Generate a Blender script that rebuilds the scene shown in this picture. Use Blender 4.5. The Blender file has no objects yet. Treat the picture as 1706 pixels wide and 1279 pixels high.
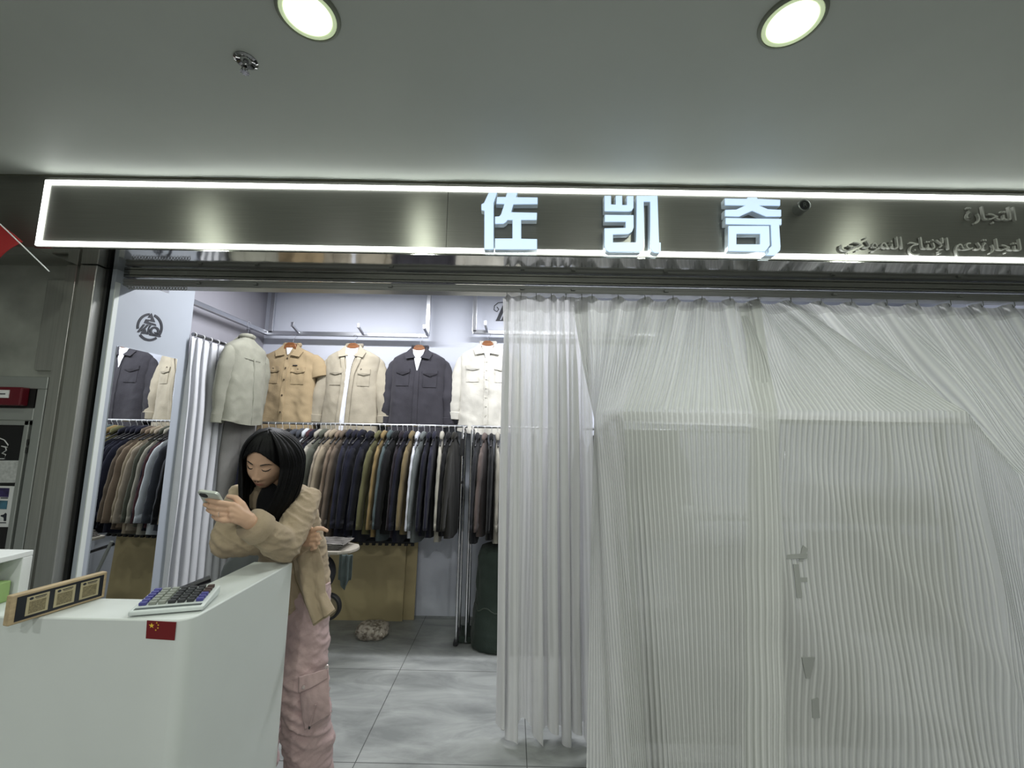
import bpy, bmesh, math, random
import numpy as np
from mathutils import Vector, Matrix, noise
random.seed(7)
S = bpy.context.scene
PI = math.pi
# ------------------------------------------------------------------ camera
F_PX = 715.0; PITCH = math.radians(7.0); ROLL = math.radians(1.1); YAW = math.radians(0.25); EYE = 1.5
_f = np.array([-math.sin(YAW)*math.cos(PITCH), math.cos(YAW)*math.cos(PITCH), math.sin(PITCH)])
_r0 = np.cross(_f, [0, 0, 1]); _r0 /= np.linalg.norm(_r0); _u0 = np.cross(_r0, _f)
_r = math.cos(ROLL)*_r0 + math.sin(ROLL)*_u0
_u = -math.sin(ROLL)*_r0 + math.cos(ROLL)*_u0
cd = bpy.data.cameras.new('camera'); cam = bpy.data.objects.new('camera', cd); S.collection.objects.link(cam)
cd.sensor_fit = 'HORIZONTAL'; cd.sensor_width = 36.0; cd.lens = 36.0*F_PX/1706.0; cd.clip_start = 0.05; cd.clip_end = 60
cam.matrix_world = Matrix(((_r[0], _u[0], -_f[0], 0), (_r[1], _u[1], -_f[1], 0), (_r[2], _u[2], -_f[2], EYE), (0, 0, 0, 1)))
S.camera = cam

def ray(px, py): return _f + _r*(px-853.0)/F_PX + _u*(639.5-py)/F_PX
def atY(px, py, Y):
    d = ray(px, py); t = Y/d[1]; return Vector((d[0]*t, Y, EYE+d[2]*t))
def atX(px, py, X):
    d = ray(px, py); t = X/d[0]; return Vector((X, d[1]*t, EYE+d[2]*t))
def atZ(px, py, Z):
    d = ray(px, py); t = (Z-EYE)/d[2]; return Vector((d[0]*t, d[1]*t, Z))

# ------------------------------------------------------------------ world, exposure, lights
S.view_settings.view_transform = 'Standard'; S.view_settings.look = 'None'
S.view_settings.exposure = 0.0; S.view_settings.gamma = 1.0; S.view_settings.use_curve_mapping = False
W = bpy.data.worlds.new('world'); S.world = W; W.use_nodes = True
W.node_tree.nodes['Background'].inputs[0].default_value = (0.80, 0.90, 0.86, 1)
W.node_tree.nodes['Background'].inputs[1].default_value = 0.16
CEIL = 2.76; SHOPCEIL = 2.79
def area(name, loc, sx, sy, power, col, rot=(0, 0, 0), shape='RECTANGLE', spread=PI):
    l = bpy.data.lights.new(name, 'AREA'); l.shape = shape; l.size = sx
    if shape == 'RECTANGLE': l.size_y = sy
    l.energy = power; l.color = col; l.spread = spread
    o = bpy.data.objects.new(name, l); S.collection.objects.link(o); o.location = loc; o.rotation_euler = rot
    return o
# ceiling lamps of the shop, behind the header; corridor downlights in a row, plus added fill behind
for x in (-1.3, 0.2, 1.7):
    area('shop_light', (x, 2.95, SHOPCEIL-0.035), 0.9, 0.10, 30, (0.95, 0.965, 1.0))
LAMPX = (-2.10, -0.643, 0.817, 2.28)
for x in LAMPX:
    area('downlight_and_fill', (x, 1.151, CEIL-0.012), 0.14, 0, 6.0, (0.93, 1.0, 0.86), shape='DISK')
    area('downlight_and_fill', (x, -1.3, CEIL-0.012), 0.14, 0, 24.5, (0.98, 1.0, 0.965), shape='DISK')  # unseen, stronger lamps added behind the camera to brighten the corridor

# ------------------------------------------------------------------ materials
MATS = {}
def mat(name, col, rough=0.6, metal=0.0, bump=0.0, bscale=200.0, var=0.0, vscale=3.0, spec=0.5, emit=None, estr=0.0,
        stretch=(1, 1, 1), aniso=0.0, trans=0.0, alpha=1.0, sheen=0.0):
    if name in MATS: return MATS[name]
    m = bpy.data.materials.new(name); m.use_nodes = True; n = m.node_tree.nodes; l = m.node_tree.links
    b = n['Principled BSDF']
    b.inputs['Base Color'].default_value = (*col, 1); b.inputs['Roughness'].default_value = rough
    b.inputs['Metallic'].default_value = metal; b.inputs['Specular IOR Level'].default_value = spec
    b.inputs['Transmission Weight'].default_value = trans; b.inputs['Alpha'].default_value = alpha
    if sheen: b.inputs['Sheen Weight'].default_value = sheen
    if emit:
        b.inputs['Emission Color'].default_value = (*emit, 1); b.inputs['Emission Strength'].default_value = estr
    if aniso:
        tg = n.new('ShaderNodeTangent'); tg.direction_type = 'RADIAL'; tg.axis = 'Z'; l.new(tg.outputs[0], b.inputs['Tangent']); b.inputs['Anisotropic'].default_value = aniso; b.inputs['Anisotropic Rotation'].default_value = 0.25
    tc = n.new('ShaderNodeTexCoord')
    if var > 0:
        mp = n.new('ShaderNodeMapping'); mp.inputs['Scale'].default_value = stretch; l.new(tc.outputs['Object'], mp.inputs[0])
        t = n.new('ShaderNodeTexNoise'); t.inputs['Scale'].default_value = vscale; t.inputs['Detail'].default_value = 5
        l.new(mp.outputs[0], t.inputs['Vector'])
        r = n.new('ShaderNodeMapRange'); r.inputs[1].default_value = 0.3; r.inputs[2].default_value = 0.7
        r.inputs[3].default_value = 1-var; r.inputs[4].default_value = 1+var; l.new(t.outputs[0], r.inputs[0])
        mx = n.new('ShaderNodeVectorMath'); mx.operation = 'SCALE'; mx.inputs[0].default_value = col
        l.new(r.outputs[0], mx.inputs['Scale']); l.new(mx.outputs[0], b.inputs['Base Color'])
    if bump > 0:
        mp2 = n.new('ShaderNodeMapping'); mp2.inputs['Scale'].default_value = stretch; l.new(tc.outputs['Object'], mp2.inputs[0])
        t2 = n.new('ShaderNodeTexNoise'); t2.inputs['Scale'].default_value = bscale; t2.inputs['Detail'].default_value = 3
        l.new(mp2.outputs[0], t2.inputs['Vector'])
        bp = n.new('ShaderNodeBump'); bp.inputs['Strength'].default_value = bump; bp.inputs['Distance'].default_value = 0.002
        l.new(t2.outputs[0], bp.inputs['Height']); l.new(bp.outputs[0], b.inputs['Normal'])
    MATS[name] = m; return m
def cloth(name, col, var=0.10): return mat(name, col, rough=0.9, bump=0.5, bscale=120, var=var, vscale=9, spec=0.15, sheen=0.1)

M_ceil = mat('painted_ceiling', (0.41, 0.43, 0.395), 0.55, bump=0.35, bscale=6, var=0.05, vscale=1.5)
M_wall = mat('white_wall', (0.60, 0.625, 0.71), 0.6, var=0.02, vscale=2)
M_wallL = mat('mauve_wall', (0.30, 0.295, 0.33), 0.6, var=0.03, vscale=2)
M_steel = mat('brushed_steel', (0.30, 0.298, 0.272), 0.36, 0.86, bump=0.10, bscale=6, var=0.06, vscale=4, stretch=(1, 1, 60), aniso=0.9)
M_steelV = mat('brushed_steel_panel', (0.48, 0.48, 0.45), 0.32, 0.82, bump=0.18, bscale=5, var=0.08, vscale=3, stretch=(40, 40, 1))
M_polish = mat('polished_steel', (0.42, 0.42, 0.40), 0.08, 1.0, bump=0.5, bscale=5)
M_chrome = mat('chrome', (0.75, 0.75, 0.78), 0.12, 1.0)
M_satin = mat('satin_tube', (0.52, 0.53, 0.56), 0.28, 1.0)
M_alu = mat('grey_aluminium', (0.30, 0.31, 0.29), 0.45, 0.6)
M_white = mat('white_lacquer', (0.62, 0.655, 0.63), 0.42, var=0.035, vscale=2.5, bump=0.08, bscale=40)
M_panel = mat('white_panel', (0.36, 0.39, 0.435), 0.45)
M_plastic = mat('white_plastic', (0.75, 0.76, 0.78), 0.4)
M_black = mat('black_plastic', (0.012, 0.012, 0.014), 0.4)
M_dark = mat('dark_slot', (0.006, 0.006, 0.006), 0.5)
M_mirror = mat('mirror_glass', (0.86, 0.88, 0.88), 0.01, 1.0)
M_led = mat('led_diffuser', (1, 1, 1), 0.5, emit=(0.95, 1.0, 0.96), estr=6.5)
M_letter = mat('lit_letter_face', (0.55, 0.68, 0.85), 0.5, emit=(0.60, 0.76, 1.0), estr=0.92)
M_letside = mat('letter_edge', (0.65, 0.72, 0.78), 0.25, 0.3, emit=(0.65, 0.8, 0.95), estr=0.08)
M_lampglass = mat('lamp_diffuser', (0.9, 1, 0.8), 0.4, emit=(0.86, 1.0, 0.70), estr=1.15)
M_lamprim = mat('lamp_inner_rim', (0.62, 0.68, 0.48), 0.4, emit=(0.7, 0.85, 0.5), estr=0.45)
M_ink = mat('black_ink', (0.012, 0.014, 0.022), 0.5)
M_red = mat('red_print', (0.15, 0.004, 0.007), 0.5)
M_redcloth = mat('red_flag_cloth', (0.28, 0.012, 0.014), 0.8)
M_yellow = mat('yellow_print', (0.80, 0.55, 0.05), 0.5)
M_skin = mat('skin', (0.58, 0.37, 0.25), 0.5, spec=0.35, var=0.05, vscale=20)
M_hair = mat('black_hair', (0.004, 0.0038, 0.0042), 0.45, spec=0.14, bump=0.6, bscale=60, stretch=(6, 6, 0.6))
M_khaki = cloth('khaki_cotton', (0.36, 0.285, 0.195), 0.10)
M_pink = cloth('dusty_pink_cotton', (0.47, 0.345, 0.335), 0.05)
M_inner = cloth('dark_inner_top', (0.008, 0.008, 0.009))
M_wood = mat('hanger_wood', (0.20, 0.075, 0.025), 0.35, var=0.3, vscale=12, stretch=(1, 1, 6))
M_woodlight = mat('light_bamboo', (0.42, 0.32, 0.19), 0.5, var=0.2, vscale=15, stretch=(1, 6, 6))
M_kraft = mat('kraft_board', (0.42, 0.345, 0.19), 0.8, var=0.05, vscale=3)
M_tee = cloth('white_jersey', (0.72, 0.73, 0.78), 0.04)
M_gold = mat('pale_gold_label', (0.42, 0.36, 0.22), 0.45, var=0.06, vscale=30)

# ------------------------------------------------------------------ mesh helpers
class MB:
    def __init__(s): s.v = []; s.f = []; s.uv = []; s.mi = []
    def add(s, vs, fs, uvs=None, mi=0):
        o = len(s.v); s.v += [tuple(p) for p in vs]
        for k, f in enumerate(fs):
            s.f.append(tuple(i+o for i in f)); s.uv.append(uvs[k] if uvs else None); s.mi.append(mi)
    def box(s, c, d, rot=None, mi=0):
        x, y, z = d[0]/2, d[1]/2, d[2]/2
        vs = [Vector((a*x, b*y, e*z)) for a in (-1, 1) for b in (-1, 1) for e in (-1, 1)]
        if rot is not None: vs = [rot @ v for v in vs]
        c = Vector(c); vs = [v+c for v in vs]
        s.add(vs, [(0, 1, 3, 2), (4, 6, 7, 5), (0, 4, 5, 1), (2, 3, 7, 6), (0, 2, 6, 4), (1, 5, 7, 3)], mi=mi)
    def box2(s, a, b, mi=0):
        s.box([(a[i]+b[i])/2 for i in range(3)], [abs(b[i]-a[i]) for i in range(3)], mi=mi)
    def tube(s, pts, rad, n=10, caps=True, flat=1.0, up=None, closed=False, mi=0, dome=False):
        P = [Vector(p) for p in pts]; m = len(P)
        R_ = rad if isinstance(rad, (list, tuple)) else [rad]*m
        if dome and not closed:
            t0 = (P[0]-P[1]).normalized(); t1 = (P[-1]-P[-2]).normalized()
            pre = [(P[0]+t0*R_[0]*math.sin(a), R_[0]*math.cos(a)) for a in (1.45, 1.1, 0.6)]
            post = [(P[-1]+t1*R_[-1]*math.sin(a), R_[-1]*math.cos(a)) for a in (0.6, 1.1, 1.45)]
            P = [p for p, _ in pre]+P+[p for p, _ in post]; R_ = [q for _, q in pre]+list(R_)+[q for _, q in post]; m = len(P)
        vs = []; fs = []
        up = Vector(up) if up is not None else None; prev = None
        for i in range(m):
            if closed: t = (P[(i+1) % m]-P[i-1]).normalized()
            else: t = (P[min(i+1, m-1)]-P[max(i-1, 0)]).normalized()
            if up is not None: a = up - t*up.dot(t)
            elif prev is None:
                a = Vector((0, 0, 1)) if abs(t.z) < 0.9 else Vector((1, 0, 0)); a = a - t*a.dot(t)
            else: a = prev - t*prev.dot(t)
            if a.length < 1e-6: a = t.orthogonal()
            a.normalize(); prev = a; b = t.cross(a)
            for k in range(n):
                th = 2*PI*k/n; vs.append(P[i]+a*math.cos(th)*R_[i]*flat+b*math.sin(th)*R_[i])
        mm = m if closed else m-1
        for i in range(mm):
            for k in range(n):
                k2 = (k+1) % n; j = (i+1) % m
                fs.append((i*n+k, i*n+k2, j*n+k2, j*n+k))
        if caps and not closed:
            fs.append(tuple(range(n-1, -1, -1))); fs.append(tuple((m-1)*n+k for k in range(n)))
        s.add(vs, fs, mi=mi)
    def lathe(s, prof, c, n=32, axis='Z', mi=0):
        vs = []; fs = []; c = Vector(c)
        for r, h in prof:
            for k in range(n):
                a = 2*PI*k/n
                if axis == 'Z': p = Vector((r*math.cos(a), r*math.sin(a), h))
                elif axis == 'Y': p = Vector((r*math.cos(a), h, r*math.sin(a)))
                else: p = Vector((h, r*math.cos(a), r*math.sin(a)))
                vs.append(c+p)
        for i in range(len(prof)-1):
            for k in range(n):
                k2 = (k+1) % n; fs.append((i*n+k, i*n+k2, (i+1)*n+k2, (i+1)*n+k))
        s.add(vs, fs, mi=mi)
    def grid(s, fn, nu, nv, uv=True, closeu=False, mi=0):
        vs = []; fs = []; uvs = []
        for j in range(nv+1):
            for i in range(nu+(0 if closeu else 1)):
                vs.append(fn(i/nu, j/nv))
        w = nu if closeu else nu+1
        for j in range(nv):
            for i in range(nu):
                i2 = (i+1) % w if closeu else i+1
                fs.append((j*w+i, j*w+i2, (j+1)*w+i2, (j+1)*w+i))
                uvs.append([(i/nu, j/nv), ((i+1)/nu, j/nv), ((i+1)/nu, (j+1)/nv), (i/nu, (j+1)/nv)])
        s.add(vs, fs, uvs if uv else None, mi=mi)
    def prism(s, poly, fn, d0, d1, mi=0):
        # poly of 2D points, fn(a,b,depth)->3D
        n = len(poly); a = [fn(p[0], p[1], d0) for p in poly]; b = [fn(p[0], p[1], d1) for p in poly]
        fs = [tuple(range(n)), tuple(range(2*n-1, n-1, -1))]
        for i in range(n):
            j = (i+1) % n; fs.append((i, i+n, j+n, j))
        s.add(a+b, fs, mi=mi)
    def ball(s, c, r, n=16, m=10, rot=None, mi=0):
        c = Vector(c); r = Vector(r) if not isinstance(r, (int, float)) else Vector((r, r, r))
        def fn(u, v):
            th = 2*PI*u; ph = -PI/2+PI*(0.02+0.96*v); p = Vector((r.x*math.cos(ph)*math.cos(th), r.y*math.cos(ph)*math.sin(th), r.z*math.sin(ph)))
            if rot is not None: p = rot @ p
            return c+p
        o = len(s.v); s.grid(fn, n, m, uv=False, closeu=True, mi=mi)
        s.f.append(tuple(o+k for k in range(n-1, -1, -1))); s.uv.append(None); s.mi.append(mi)
        s.f.append(tuple(o+m*n+k for k in range(n))); s.uv.append(None); s.mi.append(mi)
    def mesh(s, name, mats, smooth=True):
        me = bpy.data.meshes.new(name); me.from_pydata(s.v, [], s.f)
        if any(u is not None for u in s.uv):
            ul = me.uv_layers.new(name='UVMap'); k = 0
            for fi, f in enumerate(s.f):
                for q in range(len(f)):
                    ul.data[k].uv = s.uv[fi][q] if s.uv[fi] else (0, 0); k += 1
        for m in (mats if isinstance(mats, (list, tuple)) else [mats]): me.materials.append(m)
        me.polygons.foreach_set('material_index', s.mi)
        bm = bmesh.new(); bm.from_mesh(me); bmesh.ops.recalc_face_normals(bm, faces=bm.faces); bm.to_mesh(me); bm.free()
        if smooth: me.polygons.foreach_set('use_smooth', [True]*len(me.polygons))
        me.update(); return me
    def build(s, name, mats, parent=None, smooth=True, bevel=0.0, sharp=40, loc=None, solid=0.0):
        me = s.mesh(name, mats, smooth); o = bpy.data.objects.new(name, me); S.collection.objects.link(o)
        if parent: o.parent = parent
        if loc: o.location = loc
        if bevel:
            b = o.modifiers.new('b', 'BEVEL'); b.width = bevel; b.segments = 2; b.limit_method = 'ANGLE'; b.angle_limit = math.radians(35)
        if solid:
            b = o.modifiers.new('s', 'SOLIDIFY'); b.thickness = solid; b.offset = 0
        if smooth and sharp: me.set_sharp_from_angle(angle=math.radians(sharp))
        return o
def thing(name, label, cat, loc=(0, 0, 0), group=None, rotz=0, rot=None):
    o = bpy.data.objects.new(name, None); S.collection.objects.link(o); o.location = loc
    o.rotation_euler = rot if rot else (0, 0, rotz); o.empty_display_size = 0.05
    return tag(o, label, cat, group)
def tag(o, label, cat, group=None, kind=None):
    o['label'] = label; o['category'] = cat
    if group: o['group'] = group
    if kind: o['kind'] = kind
    return o
def struct(o, label=None):
    o['kind'] = 'structure'
    if label: o['label'] = label
    return o
def sstep(a, b, x):
    t = max(0.0, min(1.0, (x-a)/(b-a))); return t*t*(3-2*t)
def lerp(a, b, t): return a+(b-a)*t
def pl(xs, ys, x):
    if x <= xs[0]: return ys[0]
    for i in range(len(xs)-1):
        if x <= xs[i+1]: return ys[i]+(ys[i+1]-ys[i])*(x-xs[i])/(xs[i+1]-xs[i])
    return ys[-1]
def spline(P, k=6):
    P = [Vector(p) for p in P]; out = []
    for i in range(len(P)-1):
        a = P[max(i-1, 0)]; b = P[i]; c = P[i+1]; d = P[min(i+2, len(P)-1)]
        for j in range(k):
            t = j/k; out.append(0.5*((2*b)+(-a+c)*t+(2*a-5*b+4*c-d)*t*t+(-a+3*b-3*c+d)*t*t*t))
    out.append(P[-1]); return out
def nz(x, y, z=0.0): return noise.noise(Vector((x, y, z)))

# ------------------------------------------------------------------ room shell
def floor_mat():
    m = bpy.data.materials.new('grey_stone_tile'); m.use_nodes = True; n = m.node_tree.nodes; l = m.node_tree.links; b = n['Principled BSDF']
    tc = n.new('ShaderNodeTexCoord'); mp = n.new('ShaderNodeMapping')
    mp.inputs['Rotation'].default_value = (0, 0, 0.5); mp.inputs['Scale'].default_value = (1.0, 2.6, 1)
    l.new(tc.outputs['Object'], mp.inputs[0])
    t = n.new('ShaderNodeTexNoise'); t.inputs['Scale'].default_value = 2.4; t.inputs['Detail'].default_value = 9; t.inputs['Roughness'].default_value = 0.62; t.inputs['Distortion'].default_value = 0.6
    l.new(mp.outputs[0], t.inputs['Vector'])
    cr = n.new('ShaderNodeValToRGB'); cr.color_ramp.elements[0].position = 0.33; cr.color_ramp.elements[1].position = 0.7
    cr.color_ramp.elements[0].color = (0.20, 0.21, 0.205, 1); cr.color_ramp.elements[1].color = (0.40, 0.415, 0.40, 1)
    l.new(t.outputs[0], cr.inputs[0])
    sx = n.new('ShaderNodeSeparateXYZ'); l.new(tc.outputs['Object'], sx.inputs[0])
    def joint(out, off):
        a = n.new('ShaderNodeMath'); a.operation = 'ADD'; a.inputs[1].default_value = off+80; l.new(out, a.inputs[0])
        w = n.new('ShaderNodeMath'); w.operation = 'MODULO'; w.inputs[1].default_value = 0.79; l.new(a.outputs[0], w.inputs[0])
        c = n.new('ShaderNodeMath'); c.operation = 'LESS_THAN'; c.inputs[1].default_value = 0.004; l.new(w.outputs[0], c.inputs[0]); return c
    a = joint(sx.outputs[0], 0.79*102-80-0.093+0.002); c = joint(sx.outputs[1], 0.79*105-80-2.96+0.002)
    mx = n.new('ShaderNodeMath'); mx.operation = 'MAXIMUM'; l.new(a.outputs[0], mx.inputs[0]); l.new(c.outputs[0], mx.inputs[1])
    mix = n.new('ShaderNodeMix'); mix.data_type = 'RGBA'; l.new(mx.outputs[0], mix.inputs['Factor']); l.new(cr.outputs[0], mix.inputs['A'])
    mix.inputs['B'].default_value = (0.07, 0.072, 0.07, 1); l.new(mix.outputs['Result'], b.inputs['Base Color'])
    b.inputs['Roughness'].default_value = 0.42; b.inputs['Specular IOR Level'].default_value = 0.4
    return m
XL, XR = -2.27, 3.6
m = MB(); m.box2((-4.5, -3.0, -0.05), (4.6, 4.0, 0)); struct(m.build('floor', floor_mat(), smooth=False))
def ceil_fn(u, v):
    x = lerp(-4.5, 4.6, u); y = lerp(-3.0, 2.06, v); d = 0.004*nz(x*1.3, y*1.3) + 0.006*sstep(1.7, 2.0, y)*nz(x*3.1, y*5, 3)
    return (x, y, CEIL+d)
m = MB(); m.grid(ceil_fn, 260, 90); m.box2((-4.5, -3, CEIL+0.02), (4.6, 2.3, CEIL+0.1)); struct(m.build('ceiling', M_ceil))
m = MB(); m.box2((XL-0.4, 2.36, SHOPCEIL), (XR+0.1, 4.0, SHOPCEIL+0.08)); struct(m.build('ceiling', mat('shop_ceiling_paint', (0.62, 0.63, 0.66), 0.7), smooth=False))
m = MB(); m.box2((XL-0.4, 3.80, 0), (XR+0.1, 3.9, SHOPCEIL)); struct(m.build('wall_back', M_wall, smooth=False))
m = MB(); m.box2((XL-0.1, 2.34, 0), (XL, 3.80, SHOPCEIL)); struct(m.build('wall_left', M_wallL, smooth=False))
m = MB(); m.box2((XR, 2.34, 0), (XR+0.1, 3.80, SHOPCEIL)); struct(m.build('wall_right', M_wall, smooth=False))
# corridor wall behind the viewer
m = MB(); m.box2((-4.5, -3.1, 0), (4.6, -3.0, CEIL+0.1)); struct(m.build('wall_front', mat('corridor_wall', (0.55, 0.56, 0.53), 0.6, var=0.2, vscale=1.2), smooth=False))
m = MB(); m.box2((-4.6, -3.1, 0), (-4.5, 2.4, CEIL+0.1)); struct(m.build('wall_left', mat('corridor_side_paint', (0.35, 0.36, 0.34), 0.6), smooth=False))
m = MB(); m.box2((4.6, -3.1, 0), (4.7, 2.4, CEIL+0.1)); struct(m.build('wall_right', MATS['corridor_side_paint'], smooth=False))
# header above the opening, left steel facade
m = MB(); m.box2((-4.5, 2.02, 2.385), (-2.2, 2.12, CEIL+0.015)); m.box2((-4.5, 2.12, 2.385), (-2.36, 2.36, 2.40)); struct(m.build('trim_1', M_steel, smooth=False, bevel=0.003))
m = MB(); m.box2((-2.36, 2.30, 2.345), (4.6, 2.40, SHOPCEIL+0.05)); struct(m.build('wall_header', M_polish, smooth=False))
m = MB(); m.box2((-4.5, 2.26, 0), (-2.36, 2.36, 2.40)); struct(m.build('wall_facade', mat('mottled_steel', (0.50, 0.51, 0.47), 0.42, 0.75, var=0.22, vscale=5, bump=0.15, bscale=5), smooth=False))
# ------------------------------------------------------------------ facade frame, rail
m = MB()
m.box2((-2.425, 2.215, 0), (-2.365, 2.27, 2.375)); m.box2((-2.365, 2.235, 0), (-2.335, 2.30, 2.375))
struct(m.build('trim_2', M_steelV, smooth=False, bevel=0.003))
m = MB(); m.box2((-2.335, 2.20, 0), (-2.243, 2.32, 2.37)); struct(m.build('trim_3', M_steelV, smooth=False, bevel=0.004))
m = MB(); m.box2((-2.243, 2.25, 0), (-2.225, 2.34, 2.37)); struct(m.build('trim_4', M_dark, smooth=False))
m = MB(); m.box2((-2.54, 2.235, 1.80), (-2.43, 2.265, 2.30)); struct(m.build('trim_5', M_steelV, smooth=False, bevel=0.006))
tr = thing('curtain_track', 'long grey metal curtain track with black slots over the shop opening', 'curtain track', (0.6, 2.32, 2.30))
m = MB(); m.box2((-2.85, -0.012, 0.046), (3.4, 0.05, 0.07))
m.build('slot_cover', M_black, tr, smooth=False)
m = MB(); m.box2((-2.85, -0.018, 0.030), (3.4, -0.006, 0.034)); m.box2((-2.85, -0.020, 0.054), (3.4, -0.006, 0.058)); m.build('slot_ridge', M_alu, tr, smooth=False)
m = MB(); m.box2((-2.83, -0.015, -0.005), (3.4, 0.055, 0.026)); m.box2((-2.83, -0.02, 0.0), (3.4, -0.012, 0.006)); m.box2((-2.83, -0.02, 0.02), (3.4, -0.012, 0.028)); m.build('rail_profile', mat('satin_rail', (0.36, 0.365, 0.35), 0.4, 0.7), tr, smooth=False)
for k, px in enumerate((330, 425, 650, 870, 955, 1110, 1390, 1600)):
    p = atY(px, 474+px*0.014, 2.30); m = MB(); m.box((0, 0, 0), (0.022, 0.012, 0.012)); m.build('rail_clip', M_alu, tr, smooth=False, loc=(p.x-0.6, -0.024, 0.016))
for k in range(20):
    m = MB() if k == 0 else m
    x = -2.15+k*0.0165
    if k == 0:
        m.tube([(0.0065*math.cos(a), 0, 0.010*math.sin(a)) for a in [i*PI/5 for i in range(10)]], 0.0022, 6, closed=True)
        g = m.build('rail_glider', mat('shaded_nylon', (0.30, 0.30, 0.30), 0.4), None); g.location = (x, 2.303, 2.284); g0 = g  # white rings coloured grey to stand in for the shadows around them
    else:
        g = g0.copy(); S.collection.objects.link(g); g.location = (x, 2.303, 2.284)
    tag(g, 'small white ring glider bunched in the row above the emblem panel', 'curtain glider', 'white gliders bunched at the left end of the track')

# ------------------------------------------------------------------ sign board
SY = 2.0
sb = thing('shop_sign_board', 'long brushed steel shop sign board edged with white light strips', 'shop sign', (0, SY, 2.38))
def sgn(px, py, dy=0.0):
    p = atY(px, py, SY+dy); return Vector((p.x, dy, p.z-2.38))
XE = 3.5
m = MB(); m.box2((-2.36, 0, -0.008), (XE, 0.31, -0.002)); m.build('soffit', M_polish, sb, smooth=False)
m = MB(); m.box2((-2.36, 0, -0.005), (-0.345, 0.30, 0.366)); m.box2((-0.343, 0, -0.005), (XE, 0.30, 0.366)); m.build('steel_face', M_steel, sb, smooth=False)
LT, LB, LL = 0.347, 0.005, -2.355
for a, b, nm in (((LL, -0.006, LT-0.023), (XE, 0.004, LT), 't'), ((LL, -0.006, LB), (XE, 0.004, LB+0.023), 'b'), ((LL, -0.006, LB+0.023), (LL+0.023, 0.004, LT-0.023), 'l')):
    m = MB(); m.box2(a, b); m.build('led_strip', M_led, sb, smooth=False, bevel=0.002)
m = MB()
def crack(u, v):
    x = lerp(-2.6, XE, u); return (x, -0.004-0.001*math.cos(v*PI), 0.366+0.010*v+0.006*nz(x*3, 1)*v+0.004*nz(x*11, 4))
m.grid(crack, 300, 2, uv=False); m.build('sealant_line', mat('dark_sealant', (0.10, 0.10, 0.07), 0.8), sb)
def letter(polys, cx, cy, sc):
    c = bpy.data.curves.new('t', 'CURVE'); c.dimensions = '2D'; c.fill_mode = 'BOTH'
    for P in polys:
        s_ = c.splines.new('POLY'); s_.points.add(len(P)-1); s_.use_cyclic_u = True
        for i, q in enumerate(P):
            w = sgn(cx+q[0]/sc, cy+q[1]/sc, -0.05); s_.points[i].co = (w.x, w.z, 0, 1)
    def tomesh(ext, off):
        c.extrude = ext; c.offset = off
        o = bpy.data.objects.new('t', c); S.collection.objects.link(o); bpy.context.view_layer.update()
        dg = bpy.context.evaluated_depsgraph_get(); me = bpy.data.meshes.new_from_object(o.evaluated_get(dg)); bpy.data.objects.remove(o); return me
    body = tomesh(0.017, 0.0); face = tomesh(0.0015, -0.0025)
    bpy.data.curves.remove(c)
    R90 = Matrix.Rotation(PI/2, 4, 'X')
    body.transform(Matrix.Translation((0, -0.030, 0)) @ R90); face.transform(Matrix.Translation((0, -0.050, 0)) @ R90)
    for me, mt in ((body, M_letside), (face, M_letter)):
        me.materials.clear(); me.materials.append(mt)
    ob = bpy.data.objects.new('sign_character', body); S.collection.objects.link(ob); ob.parent = sb
    ob['label'] = 'raised white acrylic Chinese character'
    of = bpy.data.objects.new('lit_face', face); S.collection.objects.link(of); of.parent = ob
    return ob
ZUO = [[(172, 50), (245, 50), (215, 140), (215, 530), (133, 530), (133, 205), (108, 200), (108, 150), (130, 138)],
       [(325, 52), (415, 52), (403, 90), (583, 92), (583, 150), (380, 152), (362, 215), (578, 220), (575, 283), (445, 283), (445, 437), (578, 440), (578, 530), (222, 530), (222, 435), (368, 435), (368, 283), (330, 283), (318, 300), (295, 315), (222, 315), (222, 252), (258, 250), (272, 235), (300, 150), (232, 148), (240, 88), (312, 88)]]
KAI = [[(1138, 78), (1197, 78), (1197, 150), (1232, 152), (1232, 78), (1290, 78), (1290, 155), (1325, 155), (1325, 80), (1385, 80), (1385, 180), (1370, 205), (1345, 212), (1138, 210)],
       [(1140, 237), (1385, 240), (1385, 345), (1372, 378), (1340, 400), (1212, 405), (1212, 468), (1405, 468), (1407, 78), (1585, 78), (1597, 468), (1612, 470), (1612, 545), (1600, 560), (1560, 558), (1535, 545), (1522, 515), (1520, 130), (1470, 130), (1475, 500), (1465, 535), (1435, 552), (1180, 552), (1150, 535), (1138, 500), (1138, 350), (1315, 346), (1315, 298), (1140, 298)]]
QI = [[(245, 180), (570, 185), (590, 165), (725, 165), (740, 185), (1080, 200), (1080, 295), (770, 290), (890, 340), (1095, 350), (1095, 455), (870, 455), (820, 435), (660, 370), (500, 440), (470, 455), (250, 450), (250, 350), (420, 345), (540, 290), (250, 285)],
      [(260, 472), (1100, 485), (1100, 580), (1065, 580), (1085, 900), (1080, 960), (1000, 1040), (840, 1040), (905, 985), (905, 930), (950, 885), (935, 580), (260, 570)],
      [(300, 590), (915, 590), (925, 885), (895, 930), (850, 985), (300, 975)], [(425, 715), (775, 715), (775, 865), (425, 865)]]
letter(ZUO, 780, 310, 5.018); letter(KAI, 780, 310, 5.018); letter(QI, 1180, 310, 8.979)
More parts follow.
